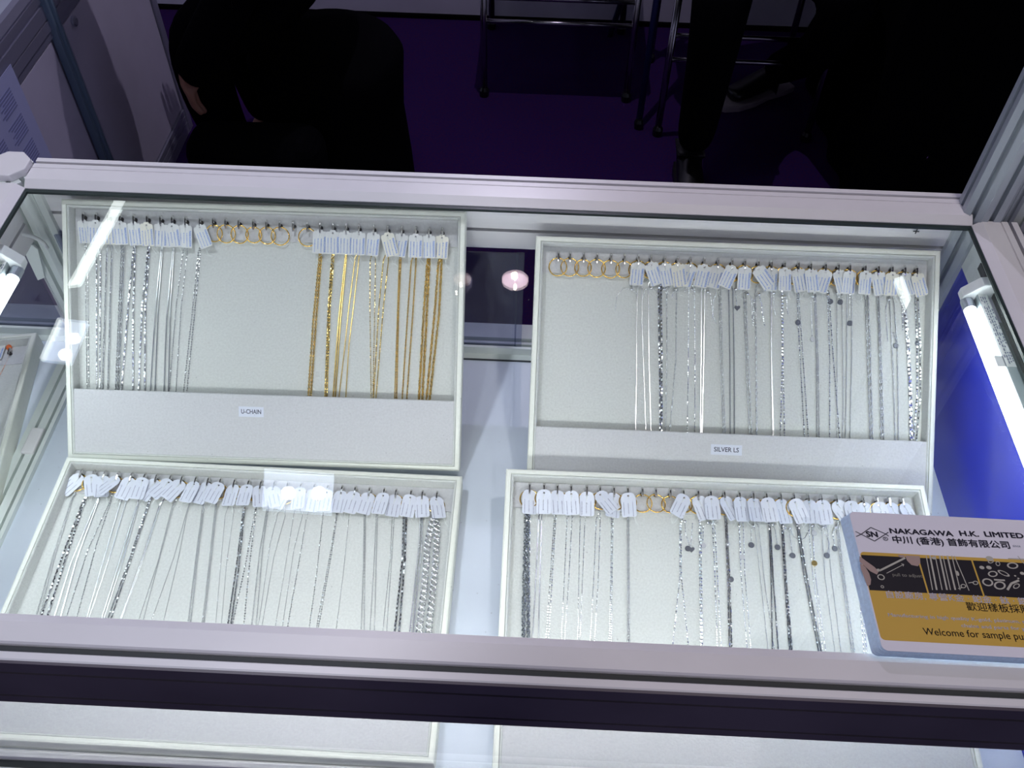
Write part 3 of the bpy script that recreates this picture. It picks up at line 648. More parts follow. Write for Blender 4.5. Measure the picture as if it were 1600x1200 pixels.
# front left tray
T = 'T3'
ch3 = [(0, -34, [[(111, 783), (84, 865), (58, 957)], [(113, 783), (87, 865), (63, 957)]], 'cable', .0014),
 (1, 22, [[(129, 785), (100, 862), (66, 958)], [(132, 785), (106, 862), (75, 959)]], 'box', .0017),
 (2, 14, [[(150.5, 785), (114, 870), (86, 959)], [(153, 785), (121, 870), (96, 959)]], 'snake', .0015),
 (3, -38, [[(170, 788), (137, 860), (105, 961)], [(172, 788), (151, 850), (121, 961)]], 'fine', .0013),
 (4, -8, [[(188, 785), (163, 870), (136, 962)], [(196, 787), (171, 870), (140, 962)]], 'snake', .0013),
 (5, -2, [[(213, 790), (188, 870), (159, 964)], [(215, 790), (193, 870), (163, 964)]], 'snake', .0015),
 (6, -24, [[(231, 788), (200, 880), (169, 965)], [(233, 788), (206, 870), (174, 965)]], 'box', .0013),
 (7, -34, [[(249, 790), (219, 880), (188, 967)], [(250, 790), (221, 880), (190, 967)]], 'snake', .0013),
 (8, -28, [[(269, 792), (246, 880), (217, 968)], [(271, 792), (250, 870), (224, 968)]], 'fine', .0010),
 (9, -12, [[(293, 796), (272, 870), (237, 969)], [(294, 796), (279, 870), (256, 969)]], 'fine', .0009),
 (10, -14, [[(316, 797), (305, 880), (294, 972)], [(318, 797), (307.5, 880), (298, 972)]], 'cable', .0014),
 (11, -12, [[(336, 797), (327, 880), (316, 974)], [(338, 797), (329, 880), (319, 974)]], 'cable', .0014),
 (12, -2, [[(352, 805), (345, 880), (337, 975)], [(366, 797), (354, 880), (346, 975)]], 'fine', .0008),
 (13, 0, [[(380, 798), (370, 880), (356, 976)], [(382, 798), (374, 880), (361, 976)]], 'box', .0014),
 (14, 14, [[(398.5, 798), (384, 880), (363, 976)], [(400, 800), (390, 880), (381, 977)]], 'fine', .0016),
 (15, 22, [[(417, 797), (406, 860), (393, 979)], [(419, 797), (411, 850), (400, 979)]], 'cable', .0013),
 (16, -20, [[(434, 803), (422, 850), (405, 970), (402, 979)], [(446, 806), (428, 870), (409, 980)]], 'fine', .0010),
 (17, 4, [[(460, 800), (445, 890), (430, 980)], [(473, 805), (459, 860), (441, 981)]], 'fine', .0009),
 (18, 0, [[(480, 803), (472, 850), (449, 981)]], 'fine', .0014),
 (19, 0, [[(505, 803), (495, 895), (483, 983)]], 'fine', .0014),
 (20, -3, [[(526, 803), (517, 860), (494, 984)], [(527, 803), (519, 860), (497, 984)]], 'fine', .0014),
 (21, -7, [[(546, 802), (536, 900), (525, 986)]], 'fine', .0010),
 (22, -8, [[(569, 803), (568, 880), (564, 986)], [(571, 803), (570, 880), (569, 986)]], 'cable', .0012),
 (23, -8, [[(588, 803), (585, 870), (578, 987)], [(590, 803), (588, 870), (585, 987)]], 'cable', .0011),
 (24, -3, [[(613, 803), (610, 870), (598, 988)], [(616, 803), (613, 860), (604, 988)]], 'fine', .0011),
 (25, -4, [[(631, 803), (629, 870), (616.5, 990)], [(635, 803), (633, 870), (623.5, 990)]], 'box', .0020),
 (26, 8, [[(657, 803), (655, 850), (640, 991)], [(660, 803), (659, 850), (645, 991)]], 'snake', .0019),
 (27, 14, [[(677, 806), (668, 850), (663, 920), (654, 992)], [(679, 806), (683.5, 825), (680, 890), (669, 993)]], 'big', .0066)]
for hi, ang, ps, kd, w_ in ch3:
    necklace(T, hi, ang, 'w', ps, kd, w_, s_, True)
# front right tray
T = 'T4'
ch4 = [(0, 3, [[(822, 802), (819, 900), (817.5, 1001)], [(826, 802), (825, 900), (825.5, 1001)]], 'curb', .0040, (), ()),
 (1, 0, [[(842, 806), (838, 890), (832, 1001)], [(846.5, 806), (844, 890), (841, 1002)]], 'snake', .0014, (), ()),
 (2, 5, [[(866.5, 806), (860, 900), (853, 1003)], [(868.5, 806), (863, 900), (857, 1003)]], 'fine', .0015, (), ()),
 (3, 3, [[(886, 810), (882, 900), (877, 1003)], [(894, 808), (889, 900), (882, 1003)]], 'fine', .0012, (), ()),
 (4, -1, [[(906.5, 808), (904.5, 900), (902.5, 1004)], [(914, 808), (910.5, 900), (906, 1004)]], 'fine', .0011, (), ()),
 (5, 38, [[(931.5, 812), (928, 900), (922, 1005)], [(938, 812), (935, 900), (929, 1005)]], 'fine', .0012, (), ()),
 (6, -4, [[(955.5, 810), (954.5, 900), (952, 1006)], [(957.5, 810), (956.5, 900), (955, 1006)]], 'fine', .0013, (), ()),
 (7, 2, [[(980.5, 810), (981, 900), (981, 1007)], [(982.5, 810), (983, 900), (983.5, 1007)]], 'cable', .0017, (), ()),
 (11, -26, [[(1062, 822), (1062.5, 900), (1051, 1009)], [(1064, 822), (1064.5, 900), (1075.5, 1010)]], 'fine', .0016, ((1075, 857, 'disc', d_), (1080.5, 858.5, 'heart', d_)), ([(1070, 815), (1071, 832), (1078, 855)], [(1082, 818), (1081, 835), (1079, 855)])),
 (12, 18, [[(1093, 822), (1093.5, 900), (1095.5, 1011)], [(1095, 822), (1096, 900), (1097.5, 1011)]], 'fine', .0019, ((1098.5, 852, 'disc', 'silver'),), ([(1106, 817), (1099, 822), (1098, 849)],)),
 (13, 2, [[(1113.5, 820), (1117, 900), (1121, 1012)], [(1116.5, 820), (1121, 900), (1127, 1012)]], 'fine', .0014, (), ([(1112, 818), (1114, 826)],)),
 (14, 26, [[(1133.5, 814), (1137, 900), (1140, 1013)], [(1135.5, 814), (1140, 900), (1143.5, 1013)]], 'box', .0014, ((1142, 905, 'disc', d_),), ([(1137, 850), (1141, 902)],)),
 (15, 5, [[(1154.5, 820), (1158, 900), (1167.5, 1014)], [(1161, 820), (1164, 900), (1173.5, 1014)]], 'fine', .0011, ((1159.5, 870, 'disc', 'silver'),), ([(1155, 822), (1158, 866)],)),
 (16, 4, [[(1179, 824), (1190, 920), (1200, 1015)], [(1185, 824), (1196, 920), (1210, 1015)]], 'cable', .0010, ((1174, 851.5, 'disc', d_),), ([(1177, 822), (1173.5, 830), (1174, 848)],)),
 (17, 6, [[(1202, 828), (1205, 900), (1207, 1016)], [(1204, 828), (1208, 900), (1216, 1016)]], 'box', .0012, ((1215, 855, 'disc', d_),), ([(1207, 820), (1211, 828), (1214.5, 851)],)),
 (18, 10, [[(1222, 832), (1226, 900), (1234, 1016)], [(1224, 832), (1228, 900), (1237.5, 1016)]], 'box', .0015, ((1238.5, 868, 'disc', d_),), ([(1226, 825), (1233, 828), (1238, 864)],)),
 (19, 18, [[(1246, 828), (1255, 890), (1279, 1017)], [(1249, 828), (1259, 890), (1283, 1017)]], 'box', .0013, (), ([(1234, 826), (1240, 838), (1250, 844.5), (1258, 840), (1264, 828)],)),
 (20, -2, [[(1264, 834), (1270, 900), (1286, 1017)], [(1269, 826), (1274, 900), (1290, 1017)]], 'fine', .0009, ((1272, 833, 'disc', 'silver'), (1272.5, 880, 'disc', 'gold')), ([(1269, 822), (1271, 845), (1272.5, 876)],)),
 (21, 3, [[(1284, 830), (1289, 900), (1304.5, 1018)], [(1293, 830), (1299, 900), (1314, 1018)]], 'cable', .0010, ((1292, 868, 'disc', d_),), ([(1286, 824), (1296, 850), (1293, 864)],)),
 (22, 30, [[(1308, 832), (1316, 900), (1331, 1018)], [(1311, 832), (1319, 900), (1335, 1018)]], 'cable', .0017, ((1304.5, 857, 'disc', d_),), ([(1306, 824), (1301, 832), (1304, 853)],)),
 (23, 6, [[(1334, 832), (1350, 1018)], [(1337, 832), (1354, 1018)]], 'fine', .0012, (), ()),
 (24, 10, [[(1357, 832), (1376, 1018)], [(1360, 832), (1381, 1018)]], 'fine', .0012, (), ()),
 (25, 10, [[(1379, 834), (1402, 1018)], [(1382, 834), (1407, 1018)]], 'cable', .0013, (), ()),
 (26, 26, [[(1400, 834), (1428, 1018)], [(1403, 834), (1433, 1018)]], 'fine', .0012, (), ()),
 (27, 24, [[(1421, 836), (1452, 1018)], [(1424, 836), (1457, 1018)]], 'fine', .0012, (), ())]
for i, b in ((8, 0), (9, 0), (10, 1)): bare_ring(T, i, b)
for hi, ang, ps, kd, w_, chs, tls in ch4:
    necklace(T, hi, ang, 'w', ps, kd, w_, d_ if hi in (0, 18, 19, 17) else s_, True, chs, tls)

# ------------------------------------------------------------------ neighbouring case on the left
nb = thing('display_case', (-.50, -.23, CAR), 'neighbouring showcase continuing to the left beyond the octagonal cap', 'showcase'); NO = (-.50, -.23, CAR)
def np_(name, bm, m, **k): return obj(name, bm, m, nb, NO, **k)
np_('rear_rail', prism(rail_prof(1, 0), -.95, -.044, 'x'), M['alu'])
np_('side_rail', prism([(-.052 - a, b) for a, b in [(x, z) for x, z in [(0, 0), (.006, .003), (.006, -.055), (0, -.055)]]], -.4569, -.002, 'y'), M['aluin'])
np_('display_floor', B((-.95, -.0335, -.4715, .001, FL - .008, FL)), M['floorw'])
np_('rear_sill', prism(sill, -.95, -.0395, 'x'), M['aluin'])
np_('sliding_door', B((-.93, -.0395, .008, .010, FL + .006, -.069)), M['tint'])
np_('glass_top', B((-.95, -.058, YF - .012, .0, -.010, -.0042)), M['glass'])
np_('front_rail', B((-.95, -.046, -.4915, -.4569, -.06, .005)), M['alu'])
np_('base_panel', B((-.95, -.04, .012, .022, CAR + .02, FL - .03), (-.95, -.04, -.488, -.480, CAR + .02, FL - .01)), M['base'])
a5 = .175; R5 = Euler((0, 0, a5)).to_matrix(); O5 = Vector((-.062, -.020, FL + TT + .0005)) - R5 @ Vector((WT, 0, 0))
O5.y += 0.009
tray('T5', 'cream necklace tray lying in the neighbouring case at the left edge', O5, (0, 0, a5), [(WT - .03 - .04 * k, -.02) for k in range(4)])
def t5(px, py, n):
    N = Vector((0, 0, 1)); return hit_plane(px, py, O5 + N * n, N)
bp = t5(14, 543, PAD + .003)
cn = thing('coral_necklace', bp, 'rose gold chain with round orange bead in the left edge tray', 'necklace')
bm = bmesh.new(); bmesh.ops.create_uvsphere(bm, u_segments=16, v_segments=12, radius=.0033); obj('bead', bm, M['coral'], cn, smooth=True)
chain_obj([[Vector(t5(x, y, PAD + .001) - bp) for x, y in ((16, 550), (12, 562), (5, 576), (-10, 605))]], 'fine', .0013, M['rosec'], cn)
tg = meshobj('price_tag', TAGS['a'], None, cn); tg.location = t5(-1, 541, PAD + .004) - bp; tg.rotation_euler = (0, 0, .15); meshobj('print', PRN['a'][0], None, tg)
# lamp cable at the corner post
w1 = [hit_plane(x, y, Vector((0, -.012, 0)), Vector((0, 1, 0))) for x, y in ((26, 366), (38, 366), (50, 369), (60, 374), (68, 380), (74, 388))]
tag(obj('lamp_cable', tube(bmesh.new(), [Vector(p) - w1[0] for p in w1], .0022, 8), M['lamp'], smooth=True), 'pale cable bending round the left rear post to the lamp', 'cable').location = w1[0]
pq = [hit_plane(x, y, Vector((0, -.006, 0)), Vector((0, 1, 0))) for x, y in ((34, 381), (52, 381), (60, 388), (71, 432), (60, 436))]
bm = bmesh.new(); pts = [(p.x - pq[0].x, p.z - pq[0].z) for p in pq]; prism(pts, -.002, .0, 'y', bm)
br = tag(obj('lamp_bracket', bm, M['aluin']), 'white bracket plate screwed to the left rear post', 'bracket'); br.location = pq[0]

# ------------------------------------------------------------------ neighbour on the right
nr = thing('display_case', (1.45, -.23, CAR), 'neighbouring showcase beyond the right rail', 'showcase'); RO = (1.45, -.23, CAR)
obj('side_rail', B((1.001, 1.012, -.456, .004, -.055, .004), (1.014, 1.030, -.456, .002, -.055, .001)), M['alu'], nr, RO)
obj('rear_rail', B((1.03, 1.9, .0, .04, -.055, .004)), M['alu'], nr, RO)
obj('post', post('post', 1.020, .026, .022, CAR, 1.25), M['aluin'], nr, RO)
obj('top_panel', B((1.03, 1.9, -.456, .0, -.02, -.012)), M['base'], nr, RO)
obj('base_panel', B((.998, 1.9, -.488, -.480, CAR + .02, -.06), (.998, 1.9, .012, .022, CAR + .02, -.06)), M['base'], nr, RO)
bm = bmesh.new(); bmesh.ops.create_icosphere(bm, subdivisions=4, radius=1)
rnd = random.Random(5)
from mathutils import noise as mnoise
for v in bm.verts:
    n = mnoise.noise(v.co * 2.3) * .35 + mnoise.noise(v.co * 6) * .12; v.co *= 1 + n; v.co.x *= .075; v.co.y *= .08; v.co.z = max(v.co.z * .035, -.012)
pb = tag(obj('plastic_bag', bm, M['ply'], smooth=True), 'crumpled white plastic bag lying beyond the right corner post', 'bag'); pb.location = (1.098, -.035, .001)

# ------------------------------------------------------------------ stack of cards on the glass
CO0 = hit_plane(1362, 1024.5, Vector((0, 0, .0058)), Vector((0, 0, 1))); _r = hit_plane(1311, 807, Vector((0, 0, .0006)), Vector((0, 0, 1)))
CLn = (_r - CO0).length - .001; yaw_ = math.atan2(-(_r.x - CO0.x), _r.y - CO0.y); pitch = math.atan2(_r.z - CO0.z, CLn)
CRm = Euler((pitch, 0, yaw_), 'XYZ'); CM = CRm.to_matrix(); CWd, CTh = .210, .0078
ck = thing('card_stack', CO0, 'thick stack of white and ochre company cards on the glass corner', 'card stack', rot=tuple(CRm))
SH = .0048        # the stack leans: its top card sits a little to the right
bm = bmesh.new(); N_ = 30
for i in range(N_):
    z0 = CTh * i / N_; z1 = CTh * (i + .86) / N_; s = SH * i / N_ + random.uniform(-.00025, .00025); f = random.uniform(-.0003, .0003)
    r = .004; pts = []
    for cx, cy, a0 in ((s + r, r + f, PI), (s + CWd - r, r + f, 1.5 * PI), (s + CWd - r, CLn - r + f, 0), (s + r, CLn - r + f, .5 * PI)):
        for k in range(5): a = a0 + k * PI / 8; pts.append((cx + r * math.cos(a), cy + r * math.sin(a)))
    prism(pts, z0, z1, 'z', bm)
obj('card_edges', bm, M['cards'], ck)
r = .004; s = SH; pts = []
for cx, cy, a0 in ((s + r, r, PI), (s + CWd - r, r, 1.5 * PI), (s + CWd - r, CLn - r, 0), (s + r, CLn - r, .5 * PI)):
    for k in range(6): a = a0 + k * PI / 10; pts.append((cx + r * math.cos(a), cy + r * math.sin(a)))
top = obj('top_card', prism(pts, CTh, CTh + .0004, 'z'), M['cardw'], ck)
ZT = CTh + .0004
def ct(px, py, e=0.0):
    Nn = CM.col[2]; p = hit_plane(px, py, CO0 + Nn * ZT, Nn) - CO0; q = CM.transposed() @ p; return Vector((q.x, q.y, ZT + e))
def poly(name, pxs, m, e, parent=None, local=False):
    bm = bmesh.new(); vs = [bm.verts.new(ct(x, y, e)) for x, y in pxs]; bm.faces.new(vs)
    bmesh.ops.recalc_face_normals(bm, faces=bm.faces)
    for f in bm.faces:
        if f.normal.z < 0: f.normal_flip()
    me = bpy.data.meshes.new(name); bm.to_mesh(me); bm.free(); return meshobj(name, me, m, parent or top)
A0 = ct(1342, 866); A1 = ct(1378, 995)
XL = (A0.x + A1.x) / 2; XR = SH + CWd - (XL - SH); YT = ct(1342, 862).y; YB = ct(1378, 1000).y
def rr(x0, x1, y0, y1, r, e):
    out = []
    for cx, cy, a0 in ((x0 + r, y0 + r, PI), (x1 - r, y0 + r, 1.5 * PI), (x1 - r, y1 - r, 0), (x0 + r, y1 - r, .5 * PI)):
        for k in range(6): a = a0 + k * PI / 10; out.append((cx + r * math.cos(a), cy + r * math.sin(a), e))
    return out
bm = bmesh.new(); bm.faces.new([bm.verts.new(p) for p in rr(XL, XR, YB, YT, .003, ZT + .00008)]); me = bpy.data.meshes.new('ochre_panel'); bm.to_mesh(me); bm.free(); meshobj('ochre_panel', me, M['cardy'], top)
PY1 = ct(1345, 866).y - .0006; PY0 = ct(1356, 922).y
xs = [XL + .0004, ct(1441, 895).x - .0006, ct(1441, 895).x + .0006, ct(1525, 895).x - .0006, ct(1525, 895).x + .0006, XR - .02]
for nm, a, b in (('hand_photo', 0, 1), ('chain_photo', 2, 3), ('parts_photo', 4, 5)):
    bm = bmesh.new(); bm.faces.new([bm.verts.new(p) for p in ((xs[a], PY0, ZT + .00014), (xs[b], PY0, ZT + .00014), (xs[b], PY1, ZT + .00014), (xs[a], PY1, ZT + .00014))]); me = bpy.data.meshes.new(nm); bm.to_mesh(me); bm.free(); meshobj(nm, me, M['cardk'], top)
def blob(bm, px, py, rx, ry, rot=0, n=14, e=.0002):
    c = ct(px, py); s_ = 1 / 1900.0; vs = []
    for k in range(n):
        a = 2 * PI * k / n; x = rx * math.cos(a) * s_; y = ry * math.sin(a) * s_; vs.append(bm.verts.new((c.x + x * math.cos(rot) - y * math.sin(rot), c.y + x * math.sin(rot) + y * math.cos(rot), ZT + e)))
    bm.faces.new(vs)
def ringp(bm, px, py, rx, ry, rot=0, th=.45, n=14, e=.00022):
    c = ct(px, py); s_ = 1 / 1900.0; a_ = []; b_ = []
    for k in range(n):
        an = 2 * PI * k / n
        for f, l in ((1, a_), (1 - th, b_)):
            x = rx * f * math.cos(an) * s_; y = ry * f * math.sin(an) * s_; l.append(bm.verts.new((c.x + x * math.cos(rot) - y * math.sin(rot), c.y + x * math.sin(rot) + y * math.cos(rot), ZT + e)))
    for k in range(n): bm.faces.new((a_[k], a_[(k + 1) % n], b_[(k + 1) % n], b_[k]))
def linep(bm, p0, p1, w, e=.0002):
    a = ct(*p0); b = ct(*p1); d = (b - a); d.z = 0; d.normalize(); n = Vector((-d.y, d.x, 0)) * w / 2 / 1900.0
    z = Vector((0, 0, e)); bm.faces.new([bm.verts.new(q + z) for q in (a - n, b - n, b + n, a + n)])
def addprint(name, bm, m):
    me = bpy.data.meshes.new(name); bm.to_mesh(me); bm.free(); return meshobj(name, me, m, top)
bm = bmesh.new()
for pl in ([(1343, 869), (1352, 876), (1366, 886), (1373, 893), (1370, 898), (1360, 893), (1350, 884), (1343, 878)], [(1343.5, 880), (1352, 886), (1358, 896), (1361, 906), (1360, 914), (1355, 916), (1351, 905), (1345, 889)],
           [(1414, 868), (1437, 869), (1438, 880), (1434, 885), (1424, 883), (1417, 876)], [(1402, 867), (1413, 867.6), (1414, 872), (1406, 871)]):
    vs = [bm.verts.new(ct(x, y, .00019)) for x, y in pl]; bm.faces.new(vs)
addprint('printed_fingers', bm, M['cardp'])
bm = bmesh.new()
linep(bm, (1374, 892), (1414, 872), 2.6); linep(bm, (1385, 896), (1412, 882), .9); linep(bm, (1412, 882), (1408, 881), .9); linep(bm, (1412, 882), (1411, 885), .9)
ringp(bm, 1376.5, 902, 5, 4.5, .2, .3); ringp(bm, 1378.5, 917, 2.2, 2.2, 0, .4); blob(bm, 1372.5, 891, 2.4, 2.2)
for k, x in enumerate((1447, 1453, 1461, 1468, 1473, 1480, 1487)): linep(bm, (x, 868.5), (x + 10 + k * .5, 922), 1.3 + (k % 2))
linep(bm, (1491, 869), (1514, 923), 1.2); blob(bm, 1459, 872, 3, 2.4); blob(bm, 1496, 896, 2, 4)
ringp(bm, 1505, 916, 4, 3, .4, .35); linep(bm, (1497, 920), (1504, 918), 1.2); linep(bm, (1513, 911), (1520, 910), 1.2); ringp(bm, 1524, 911, 4, 3, .4, .35)
for x, y, rx, ry, ro in ((1548, 877, 5, 3, .6), (1559, 881, 4, 3, 1.1), (1551, 897, 7, 4.5, .3), (1568, 896, 8, 3.5, -.5), (1543, 910, 7.5, 6, .2), (1562, 915, 8.5, 6, .4), (1582, 884, 8, 5, .2), (1588, 916, 6, 3, .6)): ringp(bm, x, y, rx, ry, ro, .32)
for x, y, r_ in ((1534, 887, 3.4), (1545, 887, 3.6), (1546, 873, 5), (1597, 896, 3), (1586, 900, 1.4), (1591, 904, 1.4)): blob(bm, x, y, r_, r_ * .8)
linep(bm, (1553, 906), (1570, 907), 2.4); linep(bm, (1575, 873), (1600, 874), 1.5); linep(bm, (1574, 922), (1580, 912), 3); linep(bm, (1580, 912), (1592, 907), 3); linep(bm, (1590, 869), (1600, 881), 1)
addprint('printed_jewellery', bm, M['cards2'])
bm = bmesh.new()
for p0, p1 in (((1349, 838.5), (1368, 827)), ((1368, 827), (1388, 838.5)), ((1388, 838.5), (1368, 850)), ((1368, 850), (1349, 838.5)), ((1349, 838.5), (1336, 831)), ((1349, 838.5), (1338, 842)), ((1388, 838.5), (1384, 833)), ((1375, 833), (1389, 839))): pass
for p0, p1 in (((1349.5, 837), (1359, 824.5)),): pass
for p0, p1 in (((1346, 838), (1361, 824.3)), ((1361, 824.3), (1384, 834.8)), ((1384, 834.8), (1366, 845.8)), ((1366, 845.8), (1346, 836)), ((1346, 836.5), (1336.5, 830.5)), ((1346.5, 836), (1339, 838)), ((1384, 834.5), (1387.5, 831)), ((1375, 830.5), (1388, 838.5))): pass
dia = [(1345.5, 835.0), (1360.5, 824.3), (1384.0, 834.6), (1366.5, 845.6)]
for i in range(4): linep(bm, dia[i], dia[(i + 1) % 4], 1.2)
linep(bm, (1336.5, 830.6), (1345.5, 835.0), 1.2); linep(bm, (1337.5, 838.6), (1345.5, 835.0), 1.2); linep(bm, (1384, 834.6), (1388, 831.8), 1.2); linep(bm, (1384, 834.6), (1388.5, 838), 1.2)
ringp(bm, 1383.5, 842, 3.6, 3.2, 0, .25)
addprint('logo', bm, M['inkd'])
def ctext(s, p0, p1, hpx, m, bold=.0, name='lettering'):
    """a line of text running from pixel p0 to pixel p1 (its vertical middle)"""
    a = ct(*p0); b = ct(*p1); Hh = abs((ct(p0[0], p0[1] - hpx / 2) - ct(p0[0], p0[1] + hpx / 2)).y); me = textmesh(name, s, Hh / (.88 if ord(s[0]) > 255 else .74), m, 'LEFT', 0.0)
    if bold:
        b_ = bmesh.new()
        for dx, dy in ((0, 0), (bold, 0), (-bold, 0), (0, bold), (0, -bold)):
            m2 = me.copy(); m2.transform(Matrix.Translation((dx, dy, 0))); b_.from_mesh(m2)
        b_.to_mesh(me); b_.free()
    xs_ = [v.co.x for v in me.vertices]
    if not xs_: return
    L_ = max(xs_) - min(xs_); k = (b.x - a.x) / L_; me.transform(Matrix.Translation((-min(xs_), 0, 0))); me.transform(Matrix.Diagonal((k, 1, 1, 1)))
    o = meshobj(name, me, m, top); o.location = (a.x, (a.y + b.y) / 2, ZT + .0002); return o
ctext('SN', (1353, 835), (1371.5, 835.8), 8.5, M['inkd'], .0003)
ctext('R', (1382, 842), (1385.5, 842.2), 3.6, M['inkd'])
ctext('NAKAGAWA', (1390, 830.5), (1489, 834), 8.2, M['inkd'], .00022)
ctext('H.K.', (1499, 834), (1529, 835), 8.2, M['inkd'], .00022)
ctext('LIMITED', (1538, 835.5), (1599, 837.5), 8.2, M['inkd'], .00022)
ctext('中川 (香港) 首飾有限公司', (1395, 845), (1577, 851.5), 11, M['inkd'], .00018)
ctext('since 1987'[:5], (1582, 853), (1594, 853.6), 4, M['inkg'])
ctext('pull to adjust', (1394, 897), (1441, 901.5), 5.2, M['cards2'], .00002)
ctext('自設廠房, 專營K金 · 鉑金 · 鈦 · 鈀', (1385.5, 932), (1604, 938.5), 11, M['lav'], .00006)
ctext('歡迎樣板採購', (1510, 949), (1610, 953), 12.5, M['cardk'], .00004)
ctext('Manufacturing in high quality K-gold, platinum, titanium', (1388, 963.5), (1632, 971), 5.6, M['lav'], .00005)
ctext('chains and parts for you', (1502, 979), (1612, 982), 5.6, M['lav'], .00005)
ctext('Welcome for sample purchase', (1443, 988.5), (1640, 996), 11.5, M['cardk'], .00003)

# ------------------------------------------------------------------ staff side: cabinet, sheet
XC = -.489; CY0 = .06; CB = (XC - .25, 1.0, CAR)
cb = thing('counter_cabinet', CB, 'long low white and grey cabinet with lockable doors left behind the case', 'cabinet')
def kp(name, bm, m, **k): return obj(name, bm, m, cb, CB, **k)
kp('carcass', B((XC - .48, XC - .012, CY0, 1.52, CAR, -.315)), M['lamin'])
kp('display_top', B((XC - .48, XC - .02, CY0, 1.52, -.315, -.306)), M['floorw'])
kp('upper_rail', prism([(XC - .012, -.372), (XC, -.372), (XC, -.345), (XC - .003, -.345), (XC - .003, -.338), (XC, -.338), (XC, -.322), (XC - .004, -.322), (XC - .004, -.316), (XC, -.316), (XC - .006, -.302), (XC - .02, -.302), (XC - .02, -.372)], CY0, 1.52, 'y'), M['greyalu'])
kp('fascia_board', B((XC - .012, XC - .005, CY0, 1.52, -.3735, -.330)), M['greyalu'])
kp('door_rail', B((XC - .004, XC + .001, CY0, 1.52, -.395, -.375), (XC - .008, XC - .002, CY0, 1.52, -.412, -.398)), M['greyalu'])
for y0, y1 in ((CY0, .985), (1.055, 1.50)):
    d = kp('door', B((XC - .012, XC - .002, y0, y1, CAR + .075, -.415)), M['lamin'])
    if y0 > 1:
        lk = obj('lock', lathe([(.0001, 0), (.011, 0), (.011, .006), (.007, .008), (.0001, .008)], 18), M['greyalu'], d); lk.rotation_euler = (0, PI / 2, 0)
        q = hit_plane(114, 33, Vector((XC - .002, 0, 0)), Vector((1, 0, 0))); lk.location = q - Vector(CB)
kp('plinth_rail', B((XC - .006, XC + .002, CY0, 1.52, CAR + .035, CAR + .050), (XC - .006, XC + .002, CY0, 1.52, CAR + .055, CAR + .070), (XC - .006, XC + .002, CY0, 1.52, CAR, CAR + .03)), M['greyalu'])
kp('upright', prism([(XC - .006, 1.000), (XC + .010, 1.000), (XC + .010, 1.008), (XC + .006, 1.010), (XC + .006, 1.016), (XC + .012, 1.018), (XC + .012, 1.026), (XC + .006, 1.028), (XC + .006, 1.036), (XC - .006, 1.040)], CAR, -.30, 'z'), M['bluepost'])
kp('upright', B((XC - .012, XC + .004, 1.502, 1.528, CAR, -.30)), M['greyalu'])
s0 = hit_plane(22, 92, Vector((XC + .004, 0, 0)), Vector((1, 0, 0))); s1 = hit_plane(75, 252, Vector((XC + .004, 0, 0)), Vector((1, 0, 0)))
bm = bmesh.new()
y1 = (s0.y + s1.y) / 2
box(bm, XC + .0035, XC + .0045, y1 - .30, y1, s1.z - .06, s0.z)
sh = tag(obj('price_sheet', bm, M['sheet'], None, (XC + .004, y1 - .15, s1.z - .06)), 'pale blue sheet with printed tables on the cabinet door', 'paper'); 
bm = bmesh.new()
for r_ in range(4):
    for c in range(3):
        for q in range(7):
            z1_ = .30 - .03 - r_ * .062 - q * .0068; ya = .135 - .02 - c * .085; box(bm, .0004, .0010, ya - .062 + (q * 37 % 5) * .004, ya, z1_ - .0042, z1_)
pt_ = obj('printed_table', bm, M['sheetk'], sh)
pt_.scale = (1, 1, (s0.z - s1.z + .06) / .30)

# ------------------------------------------------------------------ chairs and people behind the counter
def skin(name, joints, edges, m, parent, org, sub=2):
    me = bpy.data.meshes.new(name); me.from_pydata([tuple(Vector(j[0]) - Vector(org)) for j in joints], edges, []); o = meshobj(name, me, m, parent)
    md = o.modifiers.new('skin', 'SKIN'); md.use_smooth_shade = True
    for v, j in zip(me.skin_vertices[0].data, joints): v.radius = j[1] if isinstance(j[1], tuple) else (j[1], j[1])
    me.skin_vertices[0].data[0].use_root = True
    ss = o.modifiers.new('sub', 'SUBSURF'); ss.levels = sub; ss.render_levels = sub
    return o
def fingers(side_v, tip_v, wrist, m, parent, org, k=1.0):
    """a hand: palm and five bent fingers; tip_v is where it points, side_v towards the thumb"""
    t = Vector(tip_v).normalized(); s = Vector(side_v).normalized(); n = t.cross(s) * k; w = Vector(wrist)
    J = [(w, .024), (w + t * .04, (.034, .016)), (w + t * .085, (.038, .014))]; E = [(0, 1), (1, 2)]
    for i, (off, L) in enumerate(((.030, .068), (.010, .078), (-.010, .072), (-.029, .055))):
        b = w + t * .085 + s * off; i0 = len(J)
        J += [(b, .0095), (b + t * L * .5 + n * .006, .0085), (b + t * L * .85 + n * .022, .0075)]; E += [(2, i0), (i0, i0 + 1), (i0 + 1, i0 + 2)]
    i0 = len(J); J += [(w + t * .03 + s * .035, .011), (w + t * .06 + s * .058 + n * .01, .0095), (w + t * .085 + s * .062 + n * .02, .008)]; E += [(1, i0), (i0, i0 + 1), (i0 + 1, i0 + 2)]
    return skin('hand', J, E, m, parent, org)
